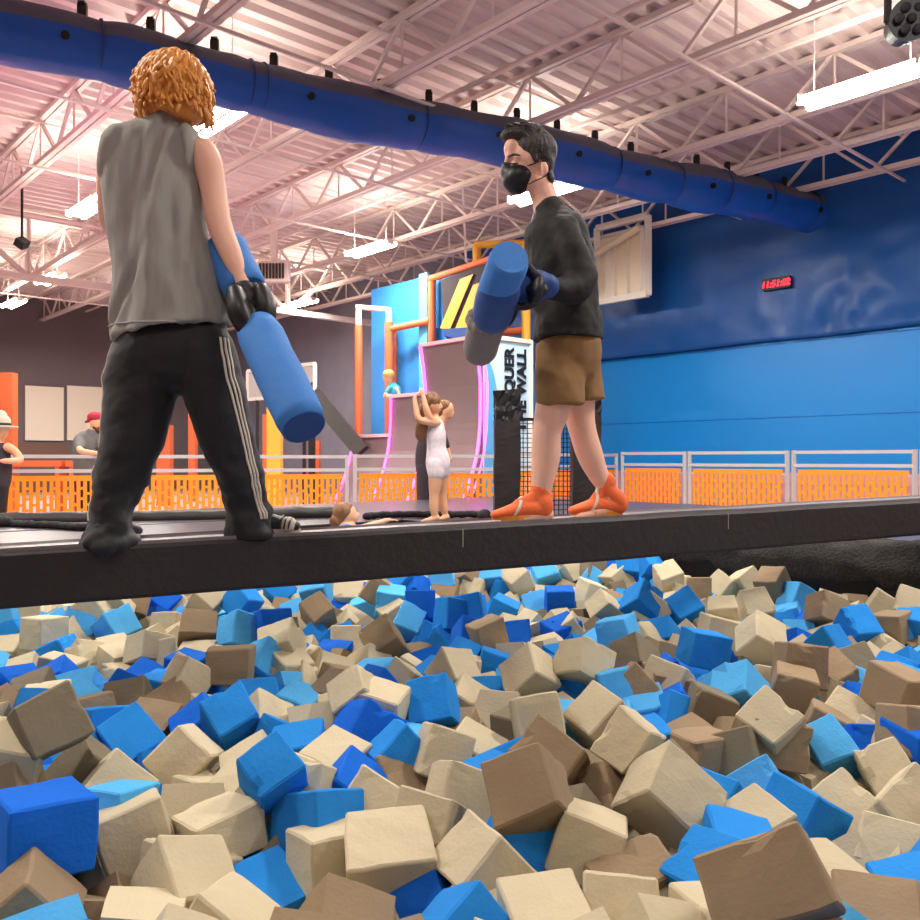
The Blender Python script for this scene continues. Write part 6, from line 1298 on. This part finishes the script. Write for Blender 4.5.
# ropes
bm = bmesh.new(); pts = [P(-60, 516, 7.1), P(5, 523, 7.15), P(25, 528, 7.05), P(55, 534, 6.9), P(88, 535.5, 6.72), P(112, 531, 7.0)]
pts = [Vector((p.x, p.y, max(PLAT + .03, p.z))) for p in pts]
tube(bm, pts, [.03], n=10, sub=14)
o = obj('battle_rope', bm, M_rope, None, True); wrinkle(o, .008, 22)
tag(o, 'thick black rope lying across the platform at the far left', 'rope')
bm = bmesh.new(); ell(bm, P(5, 522, 7.15) , (.07, .06, .05)); o2 = obj('rope_knot', bm, M_rope, o, True)
bm = bmesh.new(); pts = [P(366, 519, 7.95), P(380, 516.5, 8.15), P(400, 516, 8.2), P(440, 516, 8.2), P(472, 515.5, 8.25), P(481, 516, 8.2)]
pts = [Vector((p.x, p.y, PLAT + .035)) for p in pts]
tube(bm, pts, [.033], n=10, sub=14)
o = obj('battle_rope', bm, M_rope, None, True); wrinkle(o, .008, 22)
tag(o, 'thick black rope behind the girl’s feet ending in a black ball', 'rope')
bm = bmesh.new(); ell(bm, P(484.5, 515.5, 8.15), (.068, .07, .062)); obj('rope_ball', bm, M_rope, o, True)

# ---------------------------------------------------------------- far left background
def standing(name, px, Y, w_, ztop, m, label, cat, d=.25):
    q = g0(px, Y, 0); bm = bmesh.new(); box(bm, (0, 0, ztop / 2), (w_, d, ztop)); o = obj(name, bm, m); o.location = q
    return tag(o, label, cat)
standing('padded_column', 9, 20, .29, zpx(373, 20), M_opad, 'orange padded column above the hat wearer at the far left', 'column')
standing('padded_column', 275, 16.2, .26, zpx(404, 16.2), M_yell, 'yellow padded column under the lifted blue baton', 'column')
standing('padded_column', 265.5, 16.3, .09, zpx(414, 16.2), M_opad, 'thin orange post just left of the yellow column', 'column', .1)
standing('padded_column', 316, 17.6, .16, zpx(441, 17.6), M_opad, 'short orange post right of the yellow column', 'column')
standing('padded_column', 165, 19.0, .3, zpx(425, 19), M_opad, 'short orange column seen between the left boy’s legs', 'column')
standing('padded_column', 193, 21, .16, zpx(378, 21), M_opad, 'slim orange post high between the left boy’s legs', 'column')
tw = T1 - .06
for x0, x1, lab in ((25, 63.5, 'left one of the two large white sheets on the far dark wall'), (67, 104, 'right one of the two white sheets, partly behind the man in the red cap')):
    va, vb_ = v_at(x0, tw), v_at(x1, tw); Yc = UV(tw, (va + vb_) / 2).y
    bm = bmesh.new(); box(bm, (0, 0, 0), (abs(vb_ - va), .05, 54 / FPX * Yc), MS); o = obj('white_sheet', bm, M_whiteboard)
    q = UV(tw, (va + vb_) / 2); o.location = (q.x, q.y, zpx(413.5, Yc)); tag(o, lab, 'sheet', 'white wall sheets')
# low brown partition behind left rail with pink-orange benches
bm = bmesh.new(); bar(bm, UV(T1 - .12, -12, .95), UV(T1 - .12, 7.0, .95), .1, 1.35, up=(0, 0, 1))
bm.free()
struct(quadwall('wall_back_dado', (T1 - .12, -14.5), (T1 - .12, 9), 0, 1.55, (.1, 0), M_brownwall))
for x0, x1, y, lab in ((8, 66, 462, 'pink-orange bench behind the railing at the far left'), (70, 118, 462, 'pink-orange bench behind the railing under the red-capped man')):
    bm = bmesh.new(); a_, b_ = g0(x0, 17, .0), g0(x1, 17, .0); wd = (b_ - a_).length
    t = thing('bench', lab, 'bench', 'benches behind the left railing', tuple(a_))
    box(bm, (wd / 2, 0, .95), (wd, .4, .12)); obj('seat', bm, M_opad, t)
    for xx in (.1, wd - .1):
        bm = bmesh.new(); box(bm, (xx, 0, .45), (.08, .35, .9)); obj('leg', bm, M_opad, t)
# framed white board and dark slide
o0 = g0(281, 17.2, 0)
bt = thing('framed_board', 'white framed grey board on posts, half hidden by the lifted blue baton', 'board', loc=tuple(o0))
ca, cb_ = P(248, 385, 18.2), P(315, 376, 16.8)
def fb(f, z): 
    q = ca.lerp(cb_, f); return Vector((q.x, q.y, z)) - o0
zt1, zb1 = zpx(366, 17.2), zpx(396, 17.2)
bm = bmesh.new()
for f in (0, 1): bar(bm, fb(f, zb1), fb(f, zt1), .07, .07)
for z in (zb1, zt1): bar(bm, fb(0, z), fb(1, z), .07, .07)
obj('board_frame', bm, M_lampw, bt)
bm = bmesh.new(); bar(bm, fb(.0, (zb1 + zt1) / 2), fb(1, (zb1 + zt1) / 2), .02, zt1 - zb1, up=(0, 0, 1)); 
bm.free(); bm = bmesh.new(); e_ = (cb_ - ca); e_.z = 0; wdt = e_.length; e_.normalize()
box(bm, fb(.5, (zb1 + zt1) / 2), (wdt, .02, zt1 - zb1), Matrix((e_, Vector((-e_.y, e_.x, 0)), Vector((0, 0, 1)))).transposed()); obj('board_face', bm, M_rail, bt)
for f in (.15, .85):
    bm = bmesh.new(); bar(bm, fb(f, 0), fb(f, zb1), .06); obj('post', bm, M_dark, bt)
bm = bmesh.new(); bar(bm, P(308, 388, 16.9), P(362, 452, 16.3), .3, .16, up=(0, 1, 0)); tag(obj('padded_slide', bm, M_pad), 'dark padded slanted slide beam left of the orange gate frame', 'slide beam')
bm = bmesh.new(); bar(bm, g0(312, 17.1, 0), g0(312, 17.1, zpx(395, 17)), .12); tag(obj('slide_post', bm, M_pad), 'black post carrying the top of the slanted dark slide beam', 'post')
